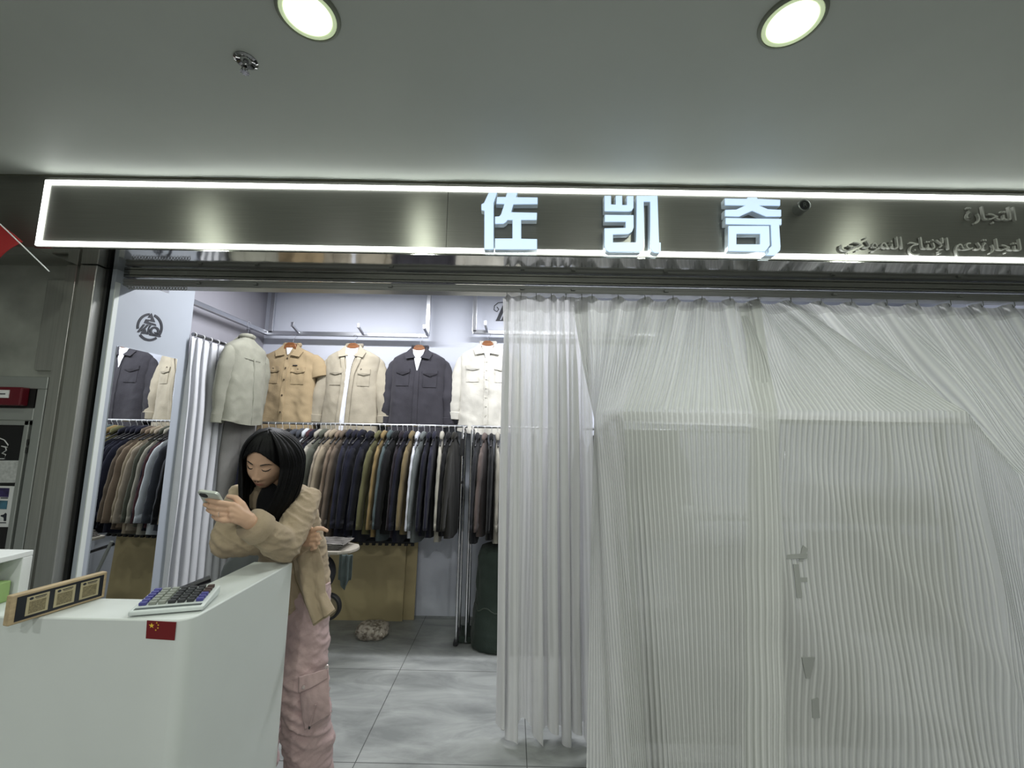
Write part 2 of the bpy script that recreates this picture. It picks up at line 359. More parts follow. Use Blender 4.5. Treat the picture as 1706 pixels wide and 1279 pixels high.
# round registered mark
c0 = sgn(1341, 341, -0.05)
m = MB(); m.lathe([(0.0, 0.05), (0.030, 0.05), (0.030, 0.0), (0.026, -0.003), (0.022, -0.001), (0.022, 0.004), (0.0, 0.004)], (c0.x, -0.047, c0.z), 28, 'Y')
rg = m.build('registered_mark', mat('grey_metal_letter', (0.22, 0.23, 0.22), 0.35, 0.9), sb)
rg['label'] = 'small round raised registered mark'
m = MB(); m.lathe([(0.0, -0.0025), (0.0215, -0.0025)], (c0.x, -0.047, c0.z), 28, 'Y'); m.build('disc', M_black, rg, smooth=False)
def text(s, size, name, mt, parent, at, ext=0.004, rot=(PI/2, 0, 0), shear=0, sx=1.0, align='CENTER', bold=0.0):
    c = bpy.data.curves.new('t', 'FONT'); c.body = s; c.size = size; c.extrude = ext; c.align_x = align; c.align_y = 'CENTER'; c.shear = shear; c.offset = bold
    o = bpy.data.objects.new('t', c); S.collection.objects.link(o); bpy.context.view_layer.update()
    me = bpy.data.meshes.new_from_object(o.evaluated_get(bpy.context.evaluated_depsgraph_get())); bpy.data.objects.remove(o); bpy.data.curves.remove(c)
    me.materials.clear(); me.materials.append(mt); me.transform(Matrix.Diagonal((sx, 1, 1, 1)))
    ob = bpy.data.objects.new(name, me); S.collection.objects.link(ob); ob.parent = parent; ob.location = at; ob.rotation_euler = rot
    return ob
text('R', 0.034, 'letter', MATS['grey_metal_letter'], rg, (c0.x, -0.0505, c0.z-0.001), 0.001)
# Arabic lettering, in presentation forms, drawn left to right
AR = {'alef': '\uFE8D', 'alef_f': '\uFE8E', 'lam_i': '\uFEDF', 'lam_m': '\uFEE0', 'ta_m': '\uFE98', 'jim_m': '\uFEA0', 'ra': '\uFEAD', 'ta_mar': '\uFE93', 'dal': '\uFEA9', 'ain_i': '\uFECB', 'mim_f': '\uFEE2',
      'lamalef_h': '\uFEF9', 'nun_i': '\uFEE7', 'jim': '\uFE9D', 'nun_m': '\uFEE8', 'mim_m': '\uFEE4', 'waw_f': '\uFEEE', 'thal': '\uFEAB', 'jim_i': '\uFE9F', 'ya_f': '\uFEF2'}
def arab(words): return ' '.join(''.join(AR[k] for k in reversed(w.split())) for w in reversed(words))
w1 = 'alef lam_i ta_m jim_m alef_f ra ta_mar'
p1 = sgn(1647, 363); p2 = sgn(1395, 406)
M_let = mat('pale_grey_letter', (0.46, 0.46, 0.43), 0.5, 0.1)
a1 = text(arab([w1]), 0.098, 'arabic_lettering', M_let, sb, (p1.x, -0.008, p1.z+0.012), 0.006)
a1['label'] = 'short upper line of raised grey Arabic letters'
a2 = text(arab(['lam_i ta_m jim_m alef_f ra ta_mar dal ain_i mim_f', 'alef lamalef_h nun_i ta_m alef_f jim', 'alef lam_i nun_m mim_m waw_f thal jim_i ya_f']), 0.084, 'arabic_lettering', M_let, sb, (p2.x, -0.008, p2.z+0.0), 0.006, align='LEFT')
a2['label'] = 'long lower line of raised grey Arabic letters'

# ------------------------------------------------------------------ ceiling fittings
for k, x in enumerate(LAMPX[1:3]):
    t = thing('downlight', ('recessed round ceiling downlight left of centre above the steel sign', 'recessed round ceiling downlight right of centre above the lit characters')[k], 'ceiling light', (x, 1.151, CEIL))
    m = MB(); m.lathe([(0.0, -0.006), (0.066, -0.006), (0.068, -0.0085)], (0, 0, 0), 40); m.build('diffuser', M_lampglass, t)
    m = MB(); m.lathe([(0.0675, -0.007), (0.071, -0.0105), (0.079, -0.0105), (0.081, -0.0085)], (0, 0, 0), 40); m.build('inner_ring', M_lamprim, t)
    m = MB(); m.lathe([(0.081, -0.0085), (0.083, -0.0115), (0.091, -0.0075), (0.094, 0.004)], (0, 0, 0), 40); m.build('trim_ring', mat('grey_lamp_trim', (0.16, 0.17, 0.13), 0.5), t)
for x in (LAMPX[0], LAMPX[3]):
    m = MB(); m.lathe([(0.0, -0.009), (0.075, -0.009), (0.09, -0.006), (0.092, 0.003)], (0, 0, 0), 30); o = m.build('downlight', M_lampglass, loc=(x, 1.151, CEIL)); tag(o, 'ceiling downlight whose streak shows in the steel sign', 'ceiling light', 'downlights outside the frame mirrored in the sign')
sp = thing('fire_sprinkler', 'small chrome sprinkler head on the ceiling beside the left downlight', 'sprinkler', tuple(atZ(410, 100, CEIL)))
m = MB(); m.lathe([(0.036, 0.003), (0.037, -0.004), (0.030, -0.008), (0.018, -0.004), (0.016, 0.002)], (0, 0, 0), 28); m.build('escutcheon', mat('dark_chrome', (0.35, 0.35, 0.36), 0.07, 1.0), sp)
m = MB(); m.lathe([(0.009, 0), (0.009, -0.02), (0.006, -0.024)], (0, 0, 0), 14); m.tube([(-0.007, 0, -0.02), (-0.012, 0, -0.032), (0, 0, -0.045)], 0.0022, 6); m.tube([(0.007, 0, -0.02), (0.012, 0, -0.032), (0, 0, -0.045)], 0.0022, 6); m.tube([(0, 0, -0.02), (0, 0, -0.045)], 0.002, 6); m.build('frame_arms', MATS['dark_chrome'], sp)
m = MB()
for k in range(10):
    a = k*PI/5; m.box((0.010*math.cos(a), 0.010*math.sin(a), -0.047), (0.010, 0.004, 0.0015), Matrix.Rotation(a, 3, 'Z'))
m.lathe([(0, -0.046), (0.007, -0.046), (0.007, -0.048), (0, -0.048)], (0, 0, 0), 12); m.build('deflector', MATS['dark_chrome'], sp, smooth=False)

# ------------------------------------------------------------------ emblem panel with mirror
PX = -2.2
ep = thing('mirror_panel', 'white return panel with black round emblem and a tall mirror', 'panel', (PX+.02, 2.5, 0), rotz=-0.05)
m = MB(); m.box2((-0.025, -0.24, 0), (0, 0.30, 2.62)); m.build('board', M_panel, ep, smooth=False, bevel=0.002)
def onp(px, py): p = atX(px, py, PX); return p.y-2.5, p.z
m = MB(); m.box2((0.0, -0.185, 0.25), (0.004, 0.215, 1.955)); mm = m.build('mirror', M_mirror, ep, smooth=False)
m = MB(); m.box2((0.0, -0.240, 0.0), (0.006, -0.215, 2.3)); m.build('edge_strip', M_white, ep, smooth=False)
def emb(P, sc=7.992): return [onp(190+q[0]/sc, 460+q[1]/sc) for q in P]
m = MB()
fnp = lambda a, b, d: Vector((d, a, b))
def arc(c, ro, ri, a0, a1, n=26):
    return [(c[0]+ro*math.cos(a), c[1]+ro*1.12*math.sin(a)) for a in [a0+(a1-a0)*i/n for i in range(n+1)]] + [(c[0]+ri*math.cos(a), c[1]+ri*1.12*math.sin(a)) for a in [a1+(a0-a1)*i/n for i in range(n+1)]]
CC = (428, 678)
for a0, a1 in ((-1.15, 0.62), (PI-0.12, PI+1.57)):
    m.prism(emb(arc(CC, 166, 138, a0, a1)), fnp, 0, 0.003)
m.prism(emb(arc(CC, 166, 138, 0.98, 2.52)), fnp, 0, 0.003)
for P in ([(453, 492), (405, 550), (452, 556), (440, 578), (380, 572), (357, 622), (512, 662), (503, 635), (410, 606), (425, 596), (497, 612)],
          [(345, 638), (372, 640), (296, 748), (268, 742)], [(392, 642), (420, 645), (372, 700), (402, 775), (372, 768), (345, 712), (330, 735), (312, 730)],
          [(318, 748), (352, 722), (372, 768), (312, 762)], [(428, 648), (452, 652), (425, 690), (420, 775), (398, 770), (405, 700)]):
    m.prism(emb(P), fnp, 0, 0.003)
qc = (490, 730)
m.prism(emb([(qc[0]+a*math.cos(t), qc[1]+b*math.sin(t)) for a, b, ts in ((62, 62, range(0, 25)), (34, 34, range(24, -1, -1))) for t in [k*2*PI/24.01 for k in ts]]), fnp, 0, 0.003)
m.prism(emb([(480, 740), (515, 745), (572, 800), (560, 812), (425, 785), (428, 765), (520, 785)]), fnp, 0, 0.003)
m.build('emblem', M_ink, ep, smooth=False)

# ------------------------------------------------------------------ left facade: hydrant cabinet, flag
hc = thing('fire_hydrant_cabinet', 'steel framed fire hydrant cabinet with red alarm and black glass door', 'fire cabinet', (-2.7, 2.26, 0))
def H(px, py): p = atY(px, py, 2.22); return p.x+2.7, p.z
m = MB(); m.box2((-0.6, -0.04, 1.70), (0.265, 0.0, 1.765)); m.box2((0.215, -0.04, 0.1), (0.265, 0.0, 1.70)); m.box2((-0.6, -0.04, 1.535), (0.215, -0.01, 1.60)); m.box2((-0.6, -0.01, 0.1), (0.215, 0, 1.7))
m.build('steel_frame', mat('pale_steel_frame', (0.50, 0.52, 0.50), 0.35, 0.8), hc, smooth=False, bevel=0.004)
m = MB(); m.box2((-0.6, -0.035, 1.60), (0.205, -0.012, 1.70)); m.build('recess', M_dark, hc, smooth=False)
m = MB(); m.box2((-0.5, -0.075, 1.61), (0.175, -0.035, 1.705)); al = m.build('alarm_box', mat('alarm_red', (0.10, 0.003, 0.010), 0.35), hc, smooth=False, bevel=0.006)
m = MB(); m.box2((-0.02, -0.079, 1.648), (0.115, -0.075, 1.688)); pl_ = m.build('white_plate', mat('plate_white', (0.7, 0.7, 0.7), 0.5), al, smooth=False)
m = MB()
for a, w, z in ((0.03, 0.012, 0.006), (0.055, 0.02, 0.012), (0.085, 0.028, 0.005)): m.box((a, -0.080, 1.668), (w, 0.002, z))
m.ball((0.055, -0.080, 1.668), (0.007, 0.001, 0.007)); m.build('arrow_marks', M_ink, al, smooth=False)
m = MB(); m.box2((0.18, -0.045, 0.14), (0.205, -0.02, 1.535)); m.box2((-0.6, -0.045, 1.51), (0.205, -0.02, 1.535)); m.box2((-0.6, -0.043, 0.14), (0.18, -0.02, 0.2))
m.build('door_frame', MATS['pale_steel_frame'], hc, smooth=False, bevel=0.003)
m = MB(); m.box2((-0.6, -0.034, 0.2), (0.18, -0.026, 1.51)); dg_ = m.build('glass_door', mat('black_glass', (0.004, 0.004, 0.005), 0.06), hc, smooth=False)
for z in (1.425, 1.385):
    m = MB(); m.tube([(0.211, -0.042, z-0.014), (0.211, -0.042, z+0.014)], 0.004, 8); m.build('hinge', M_dark, hc)
m = MB(); zz = 1.40
pts = [(0.10, 1.33), (0.145, 1.33), (0.145, 1.352), (0.135, 1.36), (0.150, 1.372), (0.150, 1.395), (0.135, 1.40), (0.150, 1.412), (0.165, 1.43), (0.150, 1.455), (0.120, 1.48), (0.09, 1.487), (0.0, 1.487)]
def HH(px, py):
    a, b = H(px, py); return (a, -0.036, b)
m.tube([HH(*q) for q in ((-20, 764), (6, 764), (8, 757), (2, 755), (9, 750), (8, 745), (1, 743), (11, 745), (12, 741), (6, 733), (-4, 729), (-20, 729))], 0.0025, 6)
m.build('hydrant_outline', mat('grey_white_print', (0.6, 0.6, 0.6), 0.6), dg_)
def sheet(name, quad, y, mt, parent, th=0.0015):
    m = MB(); m.prism([H(*q) for q in quad], lambda a, b, d: Vector((a, d, b)), y, y-th); return m.build(name, mt, parent, smooth=False)
sheet('notice_sheet', [(-60, 767), (30, 767), (25.5, 804), (-62, 804)], -0.035, mat('grey_paper', (0.42, 0.43, 0.42), 0.8, var=0.2, vscale=60), dg_)
po = sheet('safety_poster', [(-60, 808), (25.5, 810), (17, 878), (-65, 877)], -0.035, mat('white_paper', (0.62, 0.63, 0.62), 0.8), dg_)
sheet('picture', [(-20, 812), (15, 813), (13, 828), (-22, 827)], -0.0375, mat('blue_violet_print', (0.03, 0.02, 0.09), 0.6, var=0.9, vscale=25), po)
sheet('picture', [(-20, 833), (12, 834), (10, 848), (-22, 847)], -0.0375, mat('teal_print', (0.05, 0.14, 0.20), 0.6, var=0.4, vscale=20), po)
m = MB()
for P in ([(8, 854), (10, 856), (9, 868), (5, 868), (5, 862), (0, 860), (0, 858), (5, 857)], [(-6, 870), (9, 870), (9, 871.5), (-6, 871.5)], [(0, 829), (12, 829), (12, 830.5), (0, 830.5)]):
    m = MB(); m.prism([H(*q) for q in P], lambda a, b, d: Vector((a, d, b)), -0.036, -0.0375); m.build('printed_or_veiled_mark', M_ink, po, smooth=False)
pass

fl = thing('hand_flag', 'small red flag on a thin white pole at the far left edge', 'flag', (-2.3, 1.9, 2.3))
q0 = atY(-60, 318, 1.9)-Vector((-2.3, 1.9, 2.3)); q1 = atY(82, 452, 1.9)-Vector((-2.3, 1.9, 2.3))
m = MB(); m.tube([q0, (q0+q1)/2+Vector((0, 0, 0.004)), q1], 0.0028, 8); m.build('pole', M_plastic, fl)
def flagf(u, v):
    a = atY(-70, 318, 1.9); b = atY(37, 402, 1.9); c = atY(-10, 440, 1.9); d = atY(-110, 360, 1.9)
    p = (a*(1-u)+b*u)*(1-v)+(d*(1-u)+c*u)*v - Vector((-2.3, 1.9, 2.3)); p.y += 0.008*math.sin(9*u+4*v); return p
m = MB(); m.grid(flagf, 24, 12); m.build('cloth', M_redcloth, fl, solid=0.001)

# ------------------------------------------------------------------ counter
CZ = 1.0
ct = thing('service_counter', 'white L shaped service counter in front of the shop', 'counter', (-1.0, 1.3, 0))
outer = [(-3.4, 1.205), (-0.955, 1.205)] + [(-0.895+0.045*math.sin(a)-0.0, 1.25-0.045*math.cos(a)) for a in [i*PI/12 for i in range(1, 6)]] + [(-0.85, 1.27), (-0.845, 1.735)]
inner = [(-0.995, 1.735), (-1.0, 1.345), (-3.4, 1.345)]
poly = [(a+1.0, b-1.3) for a, b in outer+inner]
m = MB(); m.prism(poly, lambda a, b, d: Vector((a, b, d)), 0.0, CZ-0.0)
m.build('body', M_white, ct, smooth=True, bevel=0.004)
ct2 = thing('white_cubby', 'white open box standing on the counter at the far left edge', 'storage box', (-1.44, 1.2, CZ))
m = MB()
m.box2((-.30, -.25, .118), (0, .145, .134)); m.box2((-.30, .118, 0), (0, .145, .118)); m.box2((-.30, -.25, 0), (-.285, .118, .118)); m.box2((-.285, -.25, 0), (0, -.235, .118))
m.build('shell', mat('cubby_white', (0.78, 0.80, 0.80), 0.4), ct2, smooth=False, bevel=0.002)
gb = MB(); gb.box2((-0.24, -0.14, 0.0), (-.012, 0.108, 0.058)); go = gb.build('tissue_box', mat('pale_green_card', (0.30, 0.45, 0.17), 0.6), smooth=False, bevel=0.003, loc=(-1.44, 1.2, CZ)); tag(go, 'pale green box lying inside the white open box at far left', 'box')

# flag sticker
def STK(px, py): p = atY(px, py, 1.205); return p.x, p.z
P = [STK(*q) for q in ((245.5, 1033), (294, 1036), (291, 1066), (243.5, 1063))]
m = MB(); m.prism(P, lambda a, b, d: Vector((a, d, b)), 1.205, 1.2035); st = m.build('flag_sticker', M_red, smooth=False); tag(st, 'red Chinese flag sticker on the counter front under the calculator', 'sticker')
def star(c, R_, rot=0): return [(c[0]+(R_ if k % 2 == 0 else R_*0.4)*math.cos(PI/2+rot+k*PI/5), c[1]-(R_ if k % 2 == 0 else R_*0.4)*math.sin(PI/2+rot+k*PI/5)) for k in range(10)]
for c, r, ro in (((253.5, 1041.5), 4.6, 0), ((262, 1036.8), 1.5, .3), ((264.5, 1040.5), 1.5, .6), ((264, 1045.5), 1.5, 0), ((260.3, 1048.8), 1.5, .4)):
    m = MB(); m.prism([STK(*q) for q in star(c, r, ro)], lambda a, b, d: Vector((a, d, b)), 1.2035, 1.203); s_ = m.build('star', M_yellow, smooth=False); s_.parent = st

# payment board
A = Vector((-1.262, 1.143, CZ+0.001)); B = Vector((-1.212, 1.349, CZ+0.001))

dx = (B-A); L = dx.length; ang = math.atan2(dx.y, dx.x)
pb = thing('payment_sign', 'bamboo framed counter sign with three gold plaques on black', 'sign', tuple(A), rotz=ang)
tl = Matrix.Rotation(-0.10, 3, 'X')
m = MB(); m.box2((0, 0.0, 0.0), (L, 0.020, 0.074)); b_ = m.build('bamboo_frame', M_woodlight, pb, smooth=False, bevel=0.003)
m = MB(); m.box2((0.011, -0.001, 0.007), (L-0.009, 0.0, 0.067)); m.build('black_panel', mat('navy_black', (0.006, 0.007, 0.012), 0.35), pb, smooth=False)
for k in range(3):
    x = 0.030+k*0.058
    m = MB(); m.box2((x, -0.002, 0.014), (x+0.046, -0.001, 0.061)); pq = m.build('gold_plaque', M_gold, pb, smooth=False)
    m = MB(); m.ball((x+0.009, -0.0022, 0.055), (0.0045, 0.0003, 0.0035), 10, 4)
    m.box((x+0.028, -0.0022, 0.056), (0.024, 0.0004, 0.0022)); m.box((x+0.028, -0.0022, 0.0525), (0.020, 0.0004, 0.0012)); m.build('plaque_heading', M_ink, pq, smooth=False)
    m = MB(); m.box2((x+.006, -.0024, .018), (x+.040, -.002, .048)); m.build('plaque_field', mat('speckled_gold', (0.20, 0.165, 0.09), 0.5, var=.35, vscale=300), pq, smooth=False)

# calculator
ca = thing('desk_calculator', 'white desk calculator with grey black and blue keys on the counter corner', 'calculator', (-0.957, 1.300, CZ+0.0), rotz=0.30)
ca.scale = (.92, .88, .85)
CW, CDp = 0.150, 0.150
m = MB()
prof = [(-CDp/2, 0.004), (-CDp/2, 0.018), (CDp/2, 0.034), (CDp/2, 0.006)]
m.prism(prof, lambda a, b, d: Vector((d, a, b)), -0.095, 0.095); m.build('case', mat('calculator_white', (0.62, 0.67, 0.65), 0.4), ca, smooth=False, bevel=0.004)
sl = math.atan2(0.016, CDp); RX = Matrix.Rotation(sl, 3, 'X')
def cp(x, y, h): return (x, y, 0.026+y*math.tan(sl)+h)
m = MB(); m.box(cp(-0.055, -0.02, 0.002), (0.05, 0.02, 0.004), RX)
m = MB(); m.box(cp(0, -CDp/2+0.014, 0.0005), (0.17, 0.012, 0.001), RX); m.build('groove', mat('calc_groove', (0.08, 0.10, 0.09), 0.4), ca, smooth=False)
kc = {'b': mat('blue_key', (0.06, 0.06, 0.25), 0.4), 'k': mat('charcoal_key', (0.03, 0.032, 0.034), 0.4), 'g': mat('grey_green_key', (0.26, 0.28, 0.24), 0.4), 'r': mat('brown_key', (0.06, 0.035, 0.03), 0.4)}
rows = ['bbbbbg', 'gggggg', 'gkkkkg', 'gkkkkk', 'gkkkkb', 'ggkkrr']
for i in range(6):
    for j in range(7):
        col = ['b', 'g', 'g', 'k', 'k', 'k', 'b'][j] if i < 3 else ['b', 'g', 'g', 'k', 'k', 'k', 'r'][j]
        m = MB(); m.box((0, 0, 0), (0.019, 0.013, 0.010), RX)
        k_ = m.build('key', kc[col], ca, smooth=False, bevel=0.0015, loc=cp(-0.075+j*0.0245, -0.035+i*0.0185, 0.005))
        if col in 'br': k_['label'] = {'b': 'blue key', 'r': 'brown key'}[col]
# ------------------------------------------------------------------ garments
def body_dims(z, st):
    w = pl([0, .02, .045, .085, .12, .25, .45, .74], [.060, .085, .15, .218, .232, .222, .225, .240], -z)
    d = pl([0, .03, .08, .25, .5, .74], [.030, .045, .062, .082, .090, .094], -z)
    return w*st.get('ws', 1), d*st.get('ds', 1)
def wrinkle(x, z, st):
    k = st.get('wr', 1.0); sd = st.get('seed', 0)
    v = 0.010*nz(x*7+sd, z*3.0, sd) + 0.006*nz(x*16, z*6+sd, 5) + 0.004*nz(x*30+z*12, z*16, sd+9)
    v += 0.007*math.sin(x*34+sd+2*nz(z*4, sd))*sstep(0.1, 0.5, -z)
    v += .006*max(0, .3-abs(nz(x*9+z*4+sd, z*7-x*3, sd+20)))*2.2 + .0045*max(0, .25-abs(nz(x*20-z*9, z*13+sd, 31)))*2
    return v*k
def front_y(x, z, st, off=0.0):
    w, d = body_dims(z, st); r = min(0.999, abs(x)/w)
    return -d*(1-r**2.6)**(1/2.6) - wrinkle(x, z, st)*min(1, -z/0.08+0.2) - off
def garment_body(st, n=72, mz=56):
    L_ = st.get('len', .72); m = MB()
    def fn(u, v):
        z = -L_*v; w, d = body_dims(z, st); th = 2*PI*u; c, s_ = math.cos(th), math.sin(th); e = 2/2.6
        x = w*math.copysign(abs(c)**e, c); y = d*math.copysign(abs(s_)**e, s_)
        if s_ < 0: y -= wrinkle(x, z, st)*min(1, -z/0.08+0.2)
        else: y += wrinkle(x*1.3, z, dict(st, seed=st.get('seed', 0)+3))*min(1, -z/0.08+0.2)
        hem = st.get('hem', 0.03); zz = z
        if v > 0.93: zz = z + hem*(abs(x)/w)**2*(v-0.93)/0.07
        return (x, y, zz)
    m.grid(fn, n, mz, uv=False, closeu=True); return m
def sleeve(sgn_, st):
    m = MB(); sw = st.get('swing', 0.0)
    if st.get('short'): P = [(.150, .0, -.100), (.205, 0, -.145), (.240, -.005, -.21), (.256, -.008, -.265)]; R_ = [.040, .066, .078, .084]
    else: P = [(.150, .01, -.105), (.200, .012, -.150), (.232, .01, -.24), (.252+sw*.4, -.004, -.38), (.262+sw, -.01, -.52), (.268+sw*1.3, -.014, -.64)]; R_ = [.038, .060, .064, .060, .054, .047]
    P = spline(P, 5); rr = [pl([0, .2, .4, .6, .8, 1], R_+[R_[-1]]*(6-len(R_)), i/(len(P)-1)) for i in range(len(P))]
    ws = st.get('ws', 1); sd = st.get('seed', 0)+sgn_*4
    P = [Vector((p.x*sgn_*ws, p.y*st.get('ds', 1), p.z)) for p in P]
    o = len(m.v); m.tube(P, rr, 20, up=(0, 1, 0), flat=0.62*st.get('sf', 1), caps=True)
    cx = [sum(P, Vector())/len(P)]
    v2 = []
    for q in m.v:
        k = 0.008*nz(q[0]*12+sd, q[1]*10, q[2]*14)+0.005*nz(q[0]*20, q[1]*8, q[2]*32+sd)
        dd = Vector((q[0]-pl([-.7, -.4, -.07], [.265, .25, .17], q[2])*sgn_*ws, q[1], 0)); dd = dd.normalized() if dd.length > 1e-5 else Vector((0, 0, 0))
        v2.append((q[0]+dd.x*k, q[1]+dd.y*k, q[2]))
    m.v = v2; return m
def patch(m, x0, x1, z0, z1, st, off, nx=8, nzz=8, bottom=None, th=0.003):
    # a cloth patch that follows the garment front; bottom(u) lowers the lower edge
    def p(u, v, o_):
        x = lerp(x0, x1, u); zb = z1+(bottom(u) if bottom else 0); z = lerp(z0, zb, v); return (x, front_y(x, z, st, o_), z)
    m.grid(lambda u, v: p(u, v, off), nx, nzz, uv=False)
    m.grid(lambda u, v: p(u, 1, off-th-0.004+v*(th+0.004)), nx, 1, uv=False)
    m.grid(lambda u, v: p(0, u, off-th-0.004+v*(th+0.004)), nzz, 1, uv=False); m.grid(lambda u, v: p(1, u, off-th-0.004+v*(th+0.004)), nzz, 1, uv=False); m.grid(lambda u, v: p(u, 0, off-th-0.004+v*(th+0.004)), nx, 1, uv=False)
def collar(sgn_, st, spread=1.0):
    m = MB(); s = sgn_
    P = [(-.058, .012), (-.118*spread, -.055), (-.098*spread, -.102), (-.022*spread, -.088), (-.050, -.040)]
    def q(a, b, d):
        r = sstep(-.1, .02, b); return Vector((s*a, min(front_y(s*a, min(b, -.012), st, 0.012), -.045)*(1-r)+(-.03)*r+d, b))
    m.prism(P, q, 0, -0.007)
    m.tube([(s*.058, -.028, .004), (s*.066, .0, .012), (s*.045, .032, .018), (0, .045, .02)], [.012]*4, 8, flat=1.7, up=(0, 0, 1)); return m
M_btn = mat('dark_button', (0.05, 0.035, 0.025), 0.35)
def shirt(label, col, st, loc, rotz=0, group=None, name='shirt', tee=None, pockets=None, buttons=None, open_=0.0, matname=None, back=False, btnmat=None):
    mt = cloth(matname, col); t = thing(name, label, 'shirt', loc, group, rotz)
    garment_body(st).build('body', mt, t, sharp=60)
    dk = cloth(matname+'_seam', tuple(c*0.72 for c in col))
    for s in (-1, 1):
        sl_ = sleeve(s, st).build('sleeve', mt, t, sharp=60)
        if not st.get('short'):
            m = MB(); ws = st.get('ws', 1); x = (.2655+st.get('swing', 0)*1.2)*s*ws; m.tube([(x-.002*s, -.014*st.get('ds', 1), -.585), (x, -.015*st.get('ds', 1), -.648)], [.056, .051], 20, up=(0, 1, 0), flat=0.62*st.get('sf', 1)); m.build('cuff', mt, sl_, sharp=50, bevel=0.003)
        co_ = collar(s, st, 1.0).build('collar', mt, t, sharp=45)
        if back: co_.scale = (.9, .8, .8)
    if back:
        m = MB()
        def yk(u, v):
            x = lerp(-.2, .2, u); z = lerp(-.16, -.165, v) - 0.01*math.cos(x*8); return (x, -front_y(x, z, st, -0.003)+0.0+0.004*v, z)
        m.grid(yk, 20, 1, uv=False); m.build('yoke_seam', dk, t, solid=0.003)
        m = MB(); m.tube([(0, -front_y(0, z, st, -0.004), z) for z in [-.16-i*.05 for i in range(11)]], [.009, .008, .007, .006, .006, .005, .005, .004, .004, .003, .003], 6); m.build('back_pleat', mt, t)
        return t
    # neck opening and tee
    if tee:
        m = MB(); wd, dp = tee
        def tf(u, v):
            z = lerp(-.012, -dp, v); w = lerp(.052, wd, sstep(0, .25, v)) if open_ else lerp(.052, .004, v)
            x = lerp(-w, w, u)+ (open_*v if open_ else 0); return (x, front_y(x, min(z, -.03), st, 0.007)-0.002, z - 0.012*(1-abs(2*u-1)**2)*(1-v))
        m.grid(tf, 10, 40, uv=False); m.build('inner_tee', M_tee, t)
    else:
        m = MB(); m.prism([(-.05, -.004), (.05, -.004), (.022, -.07), (0, -.105), (-.022, -.07)], lambda a, b, d: Vector((a, front_y(a, min(b, -.01), st, 0.003)+d, b)), 0, -0.001); m.build('neck_opening', mat('neck_shade', tuple(c*0.5 for c in col), 0.9), t, smooth=False)  # shade inside the neck painted as a patch of darkened shirt colour
        m = MB(); m.prism([(-.03, -.02), (.025, -.02), (.01, -.075), (-.005, -.085)], lambda a, b, d: Vector((a, front_y(a, min(b, -.01), st, 0.006)+d, b)), 0, -0.001); m.build('neck_label', M_tee, t, smooth=False)
    m = MB(); L_ = st.get('len', .72)
    if open_:
        patch(m, open_*1+.012 if False else .012, .050, -.09, -L_+.012, st, .008, 4, 30)
    else: patch(m, -.018, .018, -(tee[1] if tee else .12)+.02, -L_+.008, st, .005, 4, 30)
    if open_:
        m = MB()
        def pe(u, v, s):
            z = lerp(-.10, -L_+.01, v); w = lerp(.052, tee[0], sstep(0, .25, v)); x = s*w+open_*v*1.0+s*lerp(0, .034, u); return (x, front_y(x, z, st, 0.008), z)
        for s in (-1, 1): m.grid(lambda u, v: pe(u, v, s), 4, 30, uv=False)
    m.build('placket', mt, t, solid=0.003 if open_ else 0)
    for (x0, x1, z0, h, pt) in (pockets or []):
        m = MB(); patch(m, x0, x1, z0-.012, z0-.145, st, .004, 8, 8, (lambda u: 0.0)); pk = m.build('chest_pocket', mt, t)
        m = MB(); patch(m, x0-.004, x1+.004, z0, z0-h, st, .011, 10, 3, (lambda u, pt=pt: -pt*(1-abs(2*u-1))), th=0.006); fp = m.build('pocket_flap', mt, pk)
        m = MB(); patch(m, x0-.002, x1+.002, z0-h+.003, z0-h-.003, st, .0115, 10, 1, (lambda u, pt=pt: -pt*(1-abs(2*u-1))), th=0.005); m.build('flap_edge', dk, fp)
    for (bx, bz) in (buttons or []):
        m = MB(); y = front_y(bx, bz, st, .010); m.lathe([(0, -.002), (.006, -.002), (.0065, 0), (.006, .002), (0, .002)], (bx, y, bz), 12, 'Y'); m.build('button', btnmat or M_btn, t)
    return t
def wood_hanger(loc, rotz, label, group='wooden hangers of the wall shirts', hook=0.075, dark=False):
    h = thing('clothes_hanger', label, 'hanger', loc, group, rotz)
    m = MB(); mt = M_black if dark else M_wood
    P = [(-.15, 0, -.095), (-.10, 0, -.062), (-.05, -.002, -.022), (0, -.004, -.006), (.05, -.002, -.022), (.10, 0, -.062), (.15, 0, -.095)]
    m.tube(spline(P, 5), [.012]*31, 10, up=(0, 1, 0), flat=1.0)
    m.prism([(-.062, -.034), (-.040, .018), (-.02, .030), (.02, .030), (.040, .018), (.062, -.034), (.03, -.022), (-.03, -.022)], lambda a, b, d: Vector((a, d, b)), -.045, .012)
    m.build('shoulder_bar', mt, h, sharp=40, bevel=0.003)
    m = MB(); m.tube([(0, 0, .02), (0, 0, .02+hook*.35)]+[(.018*math.sin(a), 0, hook-.004-.018*math.cos(a)+.02) for a in [i*PI/8 for i in range(0, 13)]], .0018, 6); m.build('hook', M_chrome, h)
    return h
YW = 3.62
def wallpos(px, py): p = atY(px, py, YW); return (p.x, YW, p.z)
p = wallpos(488, 577)
shirt('tan short sleeved shirt buttoned up with two flap pockets on the back wall', (0.34, 0.26, 0.155), dict(short=1, seed=2, wr=1.3, len=.76), p, matname='tan_cotton', group=None,
      pockets=[(-.165, -.055, -.185, .040, .012), (.05, .155, -.19, .040, .012)], buttons=[(0, -.115), (0, -.20), (0, -.30), (0, -.43), (0, -.57), (-.11, -.205), (.102, -.21)])
m = MB(); st_ = dict(short=1, seed=2, wr=1.3); patch(m, .052, .09, -.172, -.180, st_, .006, 3, 1); o = m.build('brand_tab', M_ink); o.parent = S.objects['shirt']; o.name = 'woven_tab'
